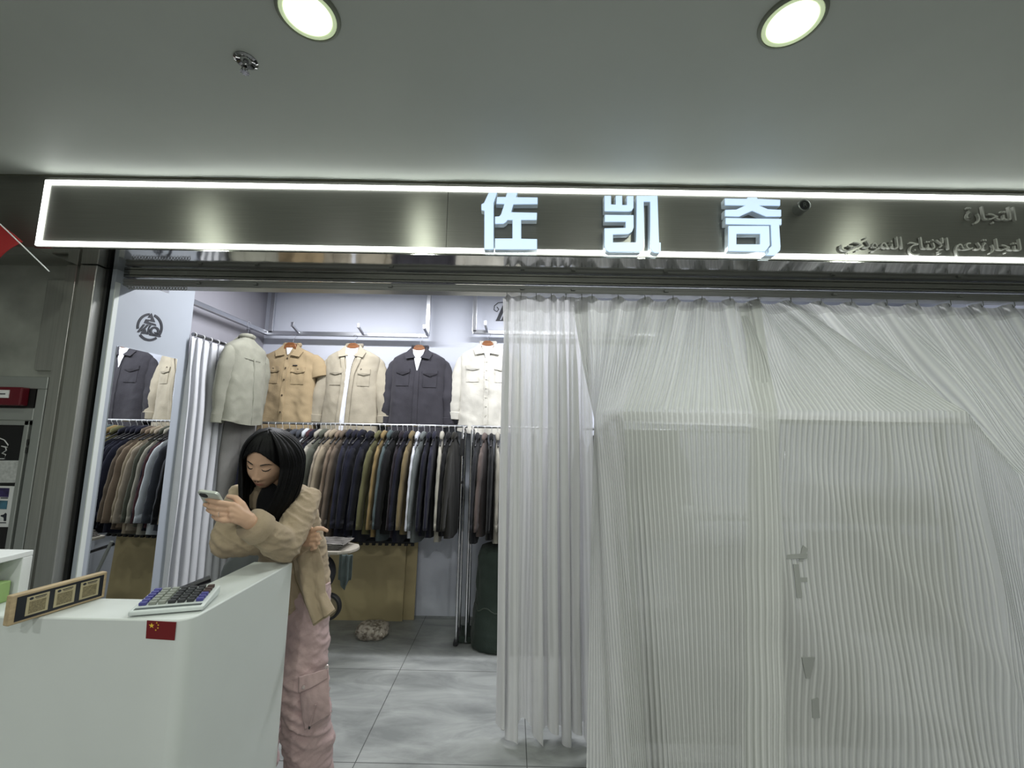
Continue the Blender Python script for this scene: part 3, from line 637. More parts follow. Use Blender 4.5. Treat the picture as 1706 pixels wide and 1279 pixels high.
wood_hanger((p[0], p[1], p[2]-.004), 0, 'wooden hanger inside the tan short sleeved shirt', None)
p = wallpos(591, 578)
s2 = shirt('beige overshirt hanging open over a white tee, long sleeves', (0.38, 0.34, 0.265), dict(seed=5, wr=0.8, swing=.018, len=.78), p, matname='beige_cotton', tee=(.018, .76), open_=-.035,
      pockets=[(-.165, -.06, -.195, .042, .014), (.075, .165, -.20, .042, .012)], buttons=[(.098, -.205)])
wood_hanger((p[0], p[1], p[2]-.004), 0, 'wooden hanger inside the open beige overshirt', None)
p = wallpos(700, 581)
shirt('charcoal grey overshirt with pointed pocket flaps and white tee at the neck', (0.046, 0.044, 0.053), dict(seed=8, wr=0.6, len=.77), p, matname='charcoal_cotton', tee=(.03, .20),
      pockets=[(-.175, -.065, -.185, .030, .022), (.055, .165, -.195, .030, .022)])
wood_hanger((p[0], p[1], p[2]-.004), 0, 'wooden hanger inside the charcoal overshirt', None)
p = wallpos(813, 574)
shirt('cream white overshirt half hidden by the curtain edge', (0.60, 0.58, 0.52), dict(seed=12, wr=0.9, len=.77), p, matname='cream_cotton', tee=(.03, .15),
      pockets=[(-.17, -.065, -.19, .035, .010), (.07, .165, -.19, .035, .010)], buttons=[(0, -.16-i*.075) for i in range(8)], btnmat=mat('pearl_button', (0.6, 0.58, 0.5), 0.3))
wood_hanger((p[0], p[1], p[2]-.004), 0, 'wooden hanger inside the cream overshirt', None)
# shirt seen from the back, on the left bar
bs = shirt('grey green long sleeved shirt seen from behind on the left wall bar', (0.235, 0.235, 0.19), dict(seed=15, wr=0.8, swing=-.03, len=.66, ws=.86), (-2.035, 3.20, 2.205), rotz=PI+1.48, matname='sage_grey_cotton', back=True)
wood_hanger((-2.035, 3.20, 2.202), PI+1.48, 'dark hanger with chrome hook holding the grey green shirt', None, hook=.10, dark=True)
tb = thing('trousers', 'grey trousers hanging below the grey green shirt behind the woman', 'trousers', (-2.07, 3.26, 1.62), rotz=1.2)
m = MB()
for s in (-1, 1):
    m.tube([(s*.05, 0, .0), (s*.065, 0, -.3), (s*.085+.03, 0, -.62), (s*.09+.04, 0, -.9)], [.075, .075, .07, .065], 18, flat=0.5, up=(0, 1, 0))
m.v = [(a+0.008*nz(a*12, b*9, c*5), b+0.010*nz(a*18, 3, c*5), c) for a, b, c in m.v]
m.build('legs', cloth('grey_twill', (0.20, 0.195, 0.185)), tb)
m = MB(); m.tube([(-.12, -.01, .01), (0, -.045, .012), (.12, -.01, .01)], .018, 8, flat=1.4, up=(0, 0, 1)); m.build('waistband', MATS['grey_twill'], tb)

# ------------------------------------------------------------------ wall bars and pegs
BW = 0.030
def bar(m, a, b, w=BW, h=BW):
    a = Vector(a); b = Vector(b); d = b-a; q = d.to_track_quat('X', 'Z').to_matrix(); m.box((a+b)/2, (d.length, w, h), q)
YB = 3.70
p1_ = atY(441, 554, YB); p2_ = atY(714, 560, YB); zb = (p1_.z+p2_.z)/2
fr = thing('wall_hanging_frame', 'satin steel wall frame of square tube above the three left shirts', 'wall rail', ((p1_.x+p2_.x)/2, YB, zb))
def L_(p): return (p[0]-fr.location.x, p[1]-YB, p[2]-zb)
for a, b in (((p1_.x, YB, zb), (p2_.x, YB, zb)), ((atY(452, 548, YB).x, YB, zb), (atY(452, 548, YB).x, YB, 2.785)), ((p2_.x-.01, YB, zb), (p2_.x-.01, YB, 2.785))):
    m = MB(); bar(m, L_(a), L_(b), .03, .036); m.build('square_tube', M_satin, fr, smooth=False, bevel=0.003)
for x in (atY(452, 548, YB).x, p2_.x-.01):
    m = MB(); m.box(L_((x, YB, 2.783)), (.075, .06, .008)); m.build('ceiling_plate', M_satin, fr, smooth=False)
def peg(p, fr_, pl_):
    m = MB(); a = Vector(p); b = a+Vector((-.03, -.16, .055)); bar(m, L2(a, fr_), L2(b, fr_), .022, .014); m.box(L2(b, fr_)+Vector((0, -.002, .012)), (.024, .006, .040)); m.build('peg', M_satin, fr_, smooth=False, bevel=0.002)
def L2(a, o): return Vector(a)-Vector(o.location)
for px in (496, 603, 710):
    q = atY(px, 553, YB); 
    m = MB(); a = Vector((q.x+.02, YB-.015, zb)); b = a+Vector((-.015, -.09, .045)); bar(m, L2(a, fr), L2(b, fr), .02, .016); m.box(L2(b, fr)+Vector((0, -.004, .010)), (.024, .006, .040)); m.build('peg', M_satin, fr, smooth=False, bevel=0.002)
p3_ = atY(788, 553, YB)
fr2 = thing('wall_hanging_frame', 'satin steel wall frame above the cream shirt, running behind the curtain', 'wall rail', (p3_.x, YB, p3_.z))
for a, b in (((0, 0, 0), (1.6, 0, 0)), ((0.012, 0, 0), (0.012, 0, 2.785-p3_.z))):
    m = MB(); bar(m, a, b, .03, .036); m.build('square_tube', M_satin, fr2, smooth=False, bevel=0.003)
m = MB(); m.box((.012, 0, 2.783-p3_.z), (.075, .06, .008)); m.build('ceiling_plate', M_satin, fr2, smooth=False)
m = MB(); a = Vector((atY(812, 550, YB).x-p3_.x, -.015, 0)); bar(m, a, a+Vector((-.012, -.09, .045)), .02, .016); m.box(a+Vector((-.012, -.094, .055)), (.024, .006, .04)); m.build('peg', M_satin, fr2, smooth=False)
fr3 = thing('side_wall_bar', 'long satin steel bar along the left wall above the fitting curtain', 'wall rail', (-2.19, 3.2, zb))
m = MB(); bar(m, (0, -.88, 0), (0, .50, 0), .03, .036); m.build('square_tube', M_satin, fr3, smooth=False, bevel=0.003)
for y in (-.6, .35):
    m = MB(); bar(m, (0, y, 0), (-.09, y, 0), .02, .02); m.build('wall_bracket', M_satin, fr3, smooth=False)
# script letter on the back wall
for P_, nm in (([(826, 534), (832, 534), (846, 503), (840, 503)], 'stem'),):
    m = MB(); m.prism([tuple(atY(*q, 3.79).xz) for q in P_], lambda a, b, d: Vector((a, d, b)), 3.80, 3.792)
    m.prism([tuple(atY(*q, 3.79).xz) for q in ((834.5, 534), (846, 534), (860, 503), (848.5, 503))], lambda a, b, d: Vector((a, d, b)), 3.80, 3.792)
    m.tube([tuple(atY(*q, 3.795)) for q in ((860, 502), (842, 503), (830, 504), (824, 509), (823, 516), (828, 519), (831, 515), (828, 511))], .0035, 6)
    m.tube([tuple(atY(*q, 3.795)) for q in ((826, 533.5), (870, 534), (876, 530), (880, 522))], .0035, 6)
    o = m.build('wall_letter', M_ink, smooth=False); tag(o, 'black ornate letter Z on the white back wall beside the curtain', 'letter')

# ------------------------------------------------------------------ clothes rail with packed garments
YR = 3.42
rl = atY(430, 703, YR); rr_ = atY(830, 712, YR); ZR = (rl.z+rr_.z)/2
cr_ = thing('clothes_rail', 'long chrome clothes rail packed with dark and beige jackets', 'clothes rail', (-1.2, YR, 0))
m = MB(); m.tube([(-0.95, 0, ZR), (0.84, 0, ZR)], .011, 12); m.build('rail', M_satin, cr_)
for dx, dy in ((0.815, -.10), (0.815, .10), (-0.94, -.1), (-0.94, .1)):
    m = MB(); m.tube([(dx, dy, 0.015), (dx, dy, ZR-.03), (dx, 0, ZR)], .009, 10); m.build('post', M_chrome, cr_)
m = MB(); m.box((0.815, 0, .02), (.03, .30, .02)); m.box((-.94, 0, .02), (.03, .30, .02)); m.build('foot_bar', M_black, cr_, smooth=False)
m = MB(); m.box((0.812, -.10, ZR-.16), (.026, .03, .13)); m.box((.815, -.10, 1.15), (.026, .026, .02)); m.build('clamp', M_black, cr_, smooth=False, bevel=.003)
cr2 = thing('clothes_rail', 'second chrome clothes rail running behind the white curtain', 'clothes rail', (0.5, YR, 0))
m = MB(); m.tube([(-0.83, 0, ZR), (1.6, 0, ZR)], .011, 12); m.build('rail', M_satin, cr2)
for dx, dy in ((-.815, -.10), (-.815, .10), (1.58, -.1), (1.58, .1)):
    m = MB(); m.tube([(dx, dy, 0.015), (dx, dy, ZR-.03), (dx, 0, ZR)], .009, 10); m.build('post', M_chrome, cr2)
# jacket prototypes: shoulders across the rail
def rack_meshes(seed, long_):
    st = dict(seed=seed, wr=0.35, len=long_, ws=0.95, ds=0.26, sf=0.45, swing=.03)
    a = garment_body(st, 32, 30).mesh('jacket_body', M_khaki); b = sleeve(1, st).mesh('jacket_sleeve', M_khaki)
    c = sleeve(-1, st).mesh('jacket_sleeve', M_khaki)
    m = MB(); m.tube([(-.07, 0, .0), (-.04, 0, .025), (.02, 0, .03), (.07, 0, .012), (.085, 0, -.02)], [.014, .018, .018, .016, .010], 10, flat=1.5, up=(0, 0, 1)); d = m.mesh('jacket_collar', M_khaki)
    m = MB(); m.tube([(.285, -.003, -.585), (.295, -.003, -.645)], [.049, .047], 16, up=(0, 1, 0), flat=.28); e = m.mesh('jacket_cuff', M_khaki)
    return (a, b, c, d, e)
RM = [rack_meshes(21, .74), rack_meshes(33, .77), rack_meshes(47, .72)]
mh = MB(); mh.tube([(0, 0, .018), (0, 0, .06)]+[(.014*math.sin(a), 0, .083-.014*math.cos(a)+.002) for a in [i*PI/6 for i in range(1, 10)]], .0019, 6)
HOOKM = mh.mesh('hook', M_plastic)
mh = MB(); mh.tube(spline([(-.19, 0, -.06), (-.06, 0, .004), (0, 0, .018), (.06, 0, .004), (.19, 0, -.06)], 4), .006, 8); HBAR = mh.mesh('shoulder_bar', M_black)
def rack_item(x, colname, col, k, label, group, y=YR, z0=None, darkhook=False):
    q_ = .5 if max(col) < .065 else .82
    mt = cloth('rack_'+colname, tuple(c*q_ for c in col), 0.06); z = (ZR-.092) if z0 is None else z0
    rz = -PI/2+random.uniform(-.10, .10)
    t = thing('jacket', label, 'jacket', (x, y-.005, z-random.uniform(0, .012)), group, rz)
    ms = RM[k % 3]
    for nm, me in zip(('body', 'sleeve', 'sleeve', 'collar', 'cuff'), ms):
        if nm in ('cuff', 'sleeve') and me is ms[2]: pass
        o = bpy.data.objects.new(nm, me); S.collection.objects.link(o); o.parent = t
        o.material_slots[0].link = 'OBJECT'; o.material_slots[0].material = mt
        if nm == 'cuff': cf = o
        if nm == 'sleeve' and me is ms[1]: sl1 = o
    cf.parent = sl1
    h = thing('clothes_hanger', 'slim hanger of a jacket packed on the chrome rail', 'hanger', (x, y, z), 'slim hangers along the chrome rail', rz)
    for nm, me in (('hook', HOOKM), ('shoulder_bar', HBAR)):
        o = bpy.data.objects.new(nm, me); S.collection.objects.link(o); o.parent = h
NAVY = (0.018, 0.018, 0.036); BLK = (0.012, 0.012, 0.014)
seq = [(505, 'slate', (.06, .065, .08)), (513, 'ice_white', (.55, .58, .62)), (520, 'wine', (.07, .03, .035)), (527, 'dark_navy', NAVY), (535, 'stone', (.36, .34, .29)), (543, 'olive_grey', (.09, .095, .075)),
       (551, 'sand', (.33, .28, .22)), (559, 'khaki_sand', (.30, .25, .18)), (567, 'plaid_brown', (.20, .15, .11)), (575, 'ochre_check', (.13, .10, .075)), (584, 'indigo', (.025, .026, .05)), (594, 'midnight', NAVY),
       (605, 'navy', (.014, .015, .034)), (618, 'ink_navy', (.012, .013, .028)), (633, 'moss', (.12, .115, .055)), (642, 'mustard', (.24, .17, .075)), (652, 'blue_grey', (.075, .10, .105)), (662, 'black', BLK), (671, 'plum_black', (.03, .022, .03)),
       (679, 'navy_b', NAVY), (688, 'camel', (.19, .145, .075)), (697, 'white', (.62, .64, .70)), (707, 'steel_grey', (.14, .155, .155)), (716, 'deep_navy', NAVY), (725, 'violet_navy', (.03, .03, .055)), (737, 'ecru', (.42, .40, .34)), (748, 'jet', BLK), (758, 'dark_olive', (.035, .033, .026))]
names = {'slate': 'slate grey', 'ice_white': 'icy white', 'wine': 'dark wine', 'dark_navy': 'dark navy', 'stone': 'pale stone', 'olive_grey': 'olive grey', 'sand': 'sand beige', 'khaki_sand': 'khaki', 'plaid_brown': 'brown', 'ochre_check': 'dark ochre',
         'indigo': 'indigo', 'midnight': 'midnight blue', 'navy': 'navy', 'ink_navy': 'inky navy', 'moss': 'moss green', 'mustard': 'mustard brown', 'blue_grey': 'blue grey', 'black': 'black', 'plum_black': 'plum black', 'navy_b': 'navy', 'camel': 'camel', 'white': 'bright white',
         'steel_grey': 'steel grey', 'deep_navy': 'deep navy', 'violet_navy': 'violet navy', 'ecru': 'ecru', 'jet': 'jet black', 'dark_olive': 'dark olive'}
prevn = 'the woman\'s hair'
for k, (px, cn, col) in enumerate(seq):
    x = atY(px, 722, YR).x
    rack_item(x, cn, col, k, '%s jacket on the chrome rail, just right of %s' % (names[cn], prevn if k == 0 else 'the '+prevn+' one'), 'jackets packed on the chrome rail'); prevn = names[cn]
x0 = atY(505, 722, YR).x
for k in range(6):
    cn, col = (('slate', (.06, .065, .08)), ('black', BLK), ('sand', (.33, .28, .22)), ('dark_olive', (.035, .033, .026)), ('steel_grey', (.14, .155, .155)), ('navy', (.014, .015, .034)))[k]
    rack_item(x0-.055*(k+1), cn, col, k, 'jacket on the chrome rail mostly hidden behind the woman', 'jackets hidden behind the woman')
seq2 = [(796, 'shadow_grey', (.035, .036, .042), 'shadow grey'), (808, 'taupe', (.13, .10, .09), 'taupe brown'), (819, 'night', BLK, 'night black'), (829, 'oatmeal', (.36, .34, .29), 'oatmeal'), (842, 'pewter', (.16, .16, .15), 'pewter')]
pn = 'the rail post'
for k, (px, cn, col, nm) in enumerate(seq2):
    rack_item(atY(px, 722, YR).x, cn, col, k+1, '%s jacket on the second rail right of %s' % (nm, pn), 'jackets on the second rail'); pn = 'the '+nm+' one'
for k in range(22):
    cn, col = random.choice([('navy', (.014, .015, .034)), ('pewter', (.16, .16, .15)), ('sand', (.33, .28, .22)), ('black', BLK), ('steel_grey', (.14, .155, .155))])
    if k % 2 == 0: rack_item(.05+k*.06, cn, col, k, 'jacket on the second rail showing faintly through the curtain', 'jackets behind the curtain')

# ------------------------------------------------------------------ fitting curtain
fc = thing('fitting_room_curtain', 'pleated white fitting room curtain hanging from a rod beside the mirror panel', 'curtain', (-2.15, 3.2, 0))
ZC = 2.14
m = MB(); m.tube([(0, -.40, ZC), (0, .58, ZC)], .011, 10); m.build('rod', mat('dark_satin_rod', (0.25, 0.25, 0.26), 0.3, 1.0), fc)
ny = 12
for k in range(13):
    y = -.385+k*.075
    m = MB(); m.tube([(0.016*math.cos(a), 0, 0.016*math.sin(a)) for a in [i*PI/7 for i in range(14)]], .003, 6, closed=True); m.build('ring', M_plastic, fc, loc=(0, y, ZC-.004))
def fcf(u, v):
    y = lerp(-.42, .56, u); z = lerp(ZC-.02, .03, v); ph = 2*PI*u*12.9; a = lerp(.012, .034, sstep(0, .25, v))
    return (a*math.cos(ph+.5*nz(u*5, v*2))+.01*nz(u*9, v*3), y+.010*math.sin(2*ph)+.006*nz(v*3, u*20), z)
m = MB(); m.grid(fcf, 300, 40); m.build('cloth', cloth('white_drape', (0.60, 0.61, 0.64), 0.03), fc, solid=0.002)

# ------------------------------------------------------------------ things on the shop floor
kb = [atY(540, 1028, 3.74).x, atY(673, 1028, 3.74).x, atY(691, 1028, 3.74).x]
for (a, b, dy, h, lab) in ((kb[0]-.1, kb[1], 0, .60, 'front kraft cardboard sheet leaning on the back wall'), (kb[0]-.05, kb[2], .03, .615, 'rear kraft cardboard sheet showing at the right behind the front one')):
    m = MB(); m.box2((0, 0, 0), (b-a, .012, h))
    m.prism([(b-a-.05, 0.001), (b-a, .001), (b-a, .05)], lambda p_, q_, d: Vector((p_, d, q_)), -.002, -.001)
    o = m.build('cardboard_sheet', M_kraft, smooth=False, bevel=.002, loc=(a, 3.68+dy, 0)); o.rotation_euler = (-.05, 0, 0); tag(o, lab, 'cardboard')
fm = MB(); a = atY(598, 905, 3.66).x; b = atY(690, 905, 3.66).x
fm.box2((a, 3.64, .615), (b, 3.76, .632))
for k in range(9):
    x = a+.02+k*(b-a-.03)/8; fm.box2((x-.012, 3.635, .598), (x+.012, 3.66, .617))
o = fm.build('foam_mat', mat('dark_foam', (0.03, 0.03, 0.032), 0.8), smooth=False); tag(o, 'dark toothed foam mat lying along the top of the cardboard', 'mat')

bg = thing('plastic_bag', 'clear plastic bag of crumpled patterned cloth on the shop floor', 'bag', (-1.02, 3.40, 0))
def bagf(c, r, seed):
    def f(u, v):
        th = 2*PI*u; ph = -PI/2+PI*v; d = Vector((math.cos(ph)*math.cos(th), math.cos(ph)*math.sin(th), math.sin(ph)))
        e = lambda t, n_: math.copysign(abs(t)**n_, t)
        k = 1+.10*nz(d.x*3+seed, d.y*3, d.z*3)+.07*nz(d.x*9, d.y*9+seed, d.z*9)
        z = c[2]+r[2]*e(d.z, .8)*k
        return (c[0]+r[0]*e(d.x, .7)*k, c[1]+r[1]*e(d.y, .7)*k, max(.002, z))
    return f
m = MB(); m.grid(bagf((0, 0, .05), (.115, .09, .055), 1), 60, 36, uv=False, closeu=True)
mb = bpy.data.materials.new('patterned_cloth'); mb.use_nodes = True; nn = mb.node_tree.nodes; ll = mb.node_tree.links
vt = nn.new('ShaderNodeTexNoise'); vt.inputs['Scale'].default_value = 38; vt.inputs['Detail'].default_value = 4; tc = nn.new('ShaderNodeTexCoord'); ll.new(tc.outputs['Object'], vt.inputs['Vector'])
rp = nn.new('ShaderNodeValToRGB'); rp.color_ramp.elements[0].position = .42; rp.color_ramp.elements[1].position = .55; rp.color_ramp.elements[0].color = (.20, .16, .12, 1); rp.color_ramp.elements[1].color = (.52, .46, .38, 1)
ll.new(vt.outputs[0], rp.inputs[0]); ll.new(rp.outputs[0], nn['Principled BSDF'].inputs['Base Color']); nn['Principled BSDF'].inputs['Roughness'].default_value = .8
m.build('folded_cloth', mb, bg)
m = MB(); m.grid(bagf((.0, 0, .05), (.13, .105, .062), 4), 60, 36, uv=False, closeu=True)
m.grid(lambda u, v: (-.10+.24*u, -.10-.05*v, .012+.012*nz(u*9, v*5)), 24, 6, uv=False)
mpl = bpy.data.materials.new('clear_film'); mpl.use_nodes = True; nn = mpl.node_tree.nodes; ll = mpl.node_tree.links
tr_ = nn.new('ShaderNodeBsdfTransparent'); gl = nn.new('ShaderNodeBsdfGlossy'); gl.inputs['Roughness'].default_value = .15; gl.inputs[0].default_value = (.8, .8, .78, 1); mx = nn.new('ShaderNodeMixShader'); mx.inputs[0].default_value = .06
ll.new(tr_.outputs[0], mx.inputs[1]); ll.new(gl.outputs[0], mx.inputs[2]); ll.new(mx.outputs[0], nn['Material Output'].inputs[0])
m.build('film', mpl, bg)

gs = thing('storage_sack', 'tall dark green fabric storage sack beside the curtain', 'sack', (0.03, 3.36, 0))
def gsf(u, v):
    th = 2*PI*u; e = lambda t: math.copysign(abs(t)**.65, t); z = .70*v
    wob = 1+.05*nz(2*math.cos(th), 2*math.sin(th), v*4)+.03*nz(6*math.cos(th), 6*math.sin(th), v*14); top = pl([0, .03, .35, .45, .9, .97, 1], [.98, 1.04, 1.0, .93, .92, .85, .55], v)
    return (.30*e(math.cos(th))*wob*top, .19*e(math.sin(th))*wob*top, z)
m = MB(); m.grid(gsf, 72, 50, uv=False, closeu=True); m.grid(lambda u, v: (gsf(u, 1)[0]*(1-v), gsf(u, 1)[1]*(1-v), .70+.01*v), 72, 3, uv=False, closeu=True)
m.build('cover', cloth('dark_green_canvas', (0.035, 0.048, 0.040)), gs)
m = MB(); m.tube([(gsf(k/60, .40)[0]*1.01, gsf(k/60, .40)[1]*1.01, .28+.015*math.sin(k)) for k in range(60)], .004, 6, closed=True); m.build('seam', cloth('green_binding', (0.07, 0.085, 0.07)), gs)
m = MB(); m.box2((-.40, -.10, .003), (-.28, .10, .05)); o = m.build('folded_cloth', MATS['dark_green_canvas'], smooth=False, bevel=.01, loc=(.03, 3.42, 0)); tag(o, 'small folded green cloth at the foot of the rail post', 'cloth')

ib = thing('ironing_board', 'pale oval ironing board end with folded plastic wrapped clothes', 'ironing board', (-1.16, 2.95, 0))
zb_ = .755
def ibf(r):
    return [(-.26, -.11), (-.1, -.125), (.06, -.115), (.125, -.08), (.15, -.02), (.15, .03), (.125, .085), (.06, .12), (-.1, .13), (-.26, .12)]
m = MB(); m.prism(ibf(1), lambda a, b, d: Vector((a, b, d)), zb_-.022, zb_); m.build('board', mat('pale_board', (0.36, 0.33, 0.28), 0.6), ib, smooth=False, bevel=.006)
m = MB(); m.tube([(-.02, -.03, zb_-.025), (-.40, -.02, .02)], .010, 8); m.build('leg', M_alu, ib); m = MB(); m.tube([(-.38, .06, zb_-.025), (-.10, .06, .02)], .010, 8); m.build('leg', M_alu, ib)
m = MB()
for k in range(5):
    m.grid(lambda u, v, k=k: (-.25+.30*u+.01*k, -.10+.19*v, zb_+.004+.008*k+.004*nz(u*8+k, v*8)+.006*math.sin(u*PI)), 20, 12, uv=False)
o = m.build('wrapped_clothes', mat('film_wrapped_grey', (0.16, 0.15, 0.14), 0.25, var=.5, vscale=18), solid=.004, loc=(-1.16, 2.95, 0)); tag(o, 'flat stack of film wrapped clothes on the oval board', 'folded clothes')
def hcf(u, v):
    x = lerp(.03, .115, u); w = 1-.35*sstep(.6, 1, v)*abs(2*u-1); z = zb_-.02-.22*v+(.07*abs(2*u-1) if v > .7 else 0)*(v-.7)/.3
    return (.05+(x-.05)*w, -.135+.008*math.sin(u*16), z)
m = MB(); m.grid(hcf, 20, 20, uv=False); o = m.build('hanging_cloth', cloth('grey_teal_cloth', (0.075, 0.095, 0.095)), solid=.003, loc=(-1.12, 2.98, 0)); tag(o, 'grey teal cloth hanging down from the oval board', 'cloth')

hcart = thing('hand_cart', 'folded hand cart with black rimmed wheels behind the woman', 'hand cart', (-1.26, 3.0, 0))
def wheel(c, r, ax='Y'):
    m = MB(); m.lathe([(r*.78, -.018), (r*.95, -.022), (r, -.012), (r, .012), (r*.95, .022), (r*.78, .018)], c, 32, ax); w = m.build('wheel', mat('black_rubber', (0.012, 0.012, 0.012), 0.6), hcart)
    m = MB(); m.lathe([(0, -.012), (r*.3, -.020), (r*.35, -.010), (r*.8, -.010), (r*.8, .01), (0, .012)], c, 28, ax); m.build('wheel_disc', mat('beige_disc', (0.22, 0.18, 0.11), 0.5), w)
w1 = atY(547, 1010, 3.0); wheel((w1.x+1.26, 0, w1.z), .085)
w2 = atY(536, 1060, 3.0); wheel((w2.x+1.26, -.04, .09), .09, 'X')
m = MB(); m.tube([(w2.x+1.26, -.04, .09), (w1.x+1.26-.06, 0, w1.z), (-.02, .05, .62), (-.25, .05, .70)], .011, 8); m.tube([(w1.x+1.26, 0, w1.z), (-.12, 0, .45)], .010, 8); m.build('frame', M_black, hcart)
q = atY(548, 955, 2.95); m = MB(); m.ball((q.x+1.26-.05, -.03, q.z), (.085, .06, .11), 20, 14); m.build('padded_bag', mat('dark_grey_pad', (0.02, 0.02, 0.024), 0.6), hcart)

ch = thing('stool', 'grey upholstered low chair behind the counter', 'chair', (-1.33, 2.12, 0))
m = MB(); m.ball((0.10, .05, .80), (.17, .045, .15), 24, 16); m.ball((0.02, -.10, .66), (.22, .20, .05), 24, 12); m.build('cushion', mat('grey_vinyl', (0.10, 0.11, 0.11), 0.45), ch)
m = MB(); m.tube([(-.16, -.05, .62), (-.17, -.05, .78), (-.10, .02, .80)], .018, 8); m.build('armrest', M_black, ch)
m = MB(); m.tube([(0, 0, .64), (0, 0, .06)], .025, 10)
for k in range(5): m.tube([(0, 0, .08), (.24*math.cos(k*1.2566), .24*math.sin(k*1.2566), .03)], .016, 8)
m.build('swivel_base', M_black, ch)
ch.name = 'office_chair'
# ------------------------------------------------------------------ sheer curtains
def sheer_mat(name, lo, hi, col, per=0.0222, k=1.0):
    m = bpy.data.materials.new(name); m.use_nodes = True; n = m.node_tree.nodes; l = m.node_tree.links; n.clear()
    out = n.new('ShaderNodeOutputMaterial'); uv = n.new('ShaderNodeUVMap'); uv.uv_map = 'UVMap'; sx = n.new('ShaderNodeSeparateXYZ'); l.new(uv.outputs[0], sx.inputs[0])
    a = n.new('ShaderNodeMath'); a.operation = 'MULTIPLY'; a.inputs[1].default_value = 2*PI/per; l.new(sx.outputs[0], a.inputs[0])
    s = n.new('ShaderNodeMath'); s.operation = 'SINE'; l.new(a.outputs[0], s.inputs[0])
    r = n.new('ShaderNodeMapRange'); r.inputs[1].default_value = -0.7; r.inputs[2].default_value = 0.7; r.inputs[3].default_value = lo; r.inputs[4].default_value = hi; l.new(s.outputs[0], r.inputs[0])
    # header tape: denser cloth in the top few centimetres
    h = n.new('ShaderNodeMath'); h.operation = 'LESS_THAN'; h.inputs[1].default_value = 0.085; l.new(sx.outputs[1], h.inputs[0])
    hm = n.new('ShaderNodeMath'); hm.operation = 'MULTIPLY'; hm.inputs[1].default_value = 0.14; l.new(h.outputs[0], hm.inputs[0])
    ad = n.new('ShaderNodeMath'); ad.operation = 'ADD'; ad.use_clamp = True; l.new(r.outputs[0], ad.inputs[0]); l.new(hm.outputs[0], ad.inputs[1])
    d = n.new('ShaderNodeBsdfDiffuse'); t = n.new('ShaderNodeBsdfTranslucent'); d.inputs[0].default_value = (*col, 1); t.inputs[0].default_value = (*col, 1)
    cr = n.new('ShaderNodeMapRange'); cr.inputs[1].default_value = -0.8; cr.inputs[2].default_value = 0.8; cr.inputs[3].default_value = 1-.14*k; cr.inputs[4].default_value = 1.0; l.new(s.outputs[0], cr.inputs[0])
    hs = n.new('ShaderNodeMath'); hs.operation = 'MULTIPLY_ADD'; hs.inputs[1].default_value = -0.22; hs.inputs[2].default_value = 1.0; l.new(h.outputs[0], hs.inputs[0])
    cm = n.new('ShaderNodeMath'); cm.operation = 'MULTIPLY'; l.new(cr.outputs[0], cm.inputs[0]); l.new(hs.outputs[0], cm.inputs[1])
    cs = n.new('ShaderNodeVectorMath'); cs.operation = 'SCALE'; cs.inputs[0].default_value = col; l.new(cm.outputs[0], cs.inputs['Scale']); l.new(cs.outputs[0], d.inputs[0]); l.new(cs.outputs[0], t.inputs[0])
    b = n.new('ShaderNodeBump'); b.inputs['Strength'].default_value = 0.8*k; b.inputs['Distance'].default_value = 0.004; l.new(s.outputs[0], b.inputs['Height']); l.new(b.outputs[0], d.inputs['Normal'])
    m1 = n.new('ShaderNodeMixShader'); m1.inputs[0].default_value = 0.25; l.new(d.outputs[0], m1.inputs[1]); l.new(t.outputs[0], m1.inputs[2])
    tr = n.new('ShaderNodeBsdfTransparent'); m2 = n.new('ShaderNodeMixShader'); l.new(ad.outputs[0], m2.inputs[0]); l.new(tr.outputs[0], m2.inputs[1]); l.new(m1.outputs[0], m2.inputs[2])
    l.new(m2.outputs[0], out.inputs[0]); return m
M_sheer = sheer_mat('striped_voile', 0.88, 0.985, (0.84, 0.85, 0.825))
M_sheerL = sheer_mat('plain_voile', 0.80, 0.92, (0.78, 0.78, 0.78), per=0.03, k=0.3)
TY, TZ = 2.338, 2.289
def txp(px): return atY(px, 486+(px-850)*0.017, TY).x
def drape(name, label, cat, fn, nu, nv, smap, mt, hooks):
    """fn(u,v)->(x,y,z); smap(u)->metres of cloth, used as UV x; UV y is metres down from the top"""
    t = thing(name, label, cat, tuple(fn(0.5, 0)))
    o0 = Vector(t.location); m = MB(); vs = []; fs = []; uvs = []
    P = [[Vector(fn(i/nu, j/nv)) for i in range(nu+1)] for j in range(nv+1)]
    dl = [[0]*(nu+1) for _ in range(nv+1)]
    for j in range(1, nv+1):
        for i in range(nu+1): dl[j][i] = dl[j-1][i]+(P[j][i]-P[j-1][i]).length
    w = nu+1
    for j in range(nv+1):
        for i in range(w): vs.append(P[j][i]-o0)
    for j in range(nv):
        for i in range(nu):
            fs.append((j*w+i, j*w+i+1, (j+1)*w+i+1, (j+1)*w+i))
            uvs.append([(smap(i/nu), dl[j][i]), (smap((i+1)/nu), dl[j][i+1]), (smap((i+1)/nu), dl[j+1][i+1]), (smap(i/nu), dl[j+1][i])])
    m.add(vs, fs, uvs); m.build('cloth', mt, t, sharp=None)
    for px in hooks:
        x = txp(px); h = MB(); h.tube([(0, 0, 0.012), (0, -.006, .006), (0, -.008, -.02), (0, 0, -.028), (0, .004, -.012)], .0022, 6); h.box((0, 0, .012), (.012, .010, .010))
        h.build('hook', M_alu, t, loc=tuple(Vector((x, TY-.02, TZ+.002))-o0))
    return t
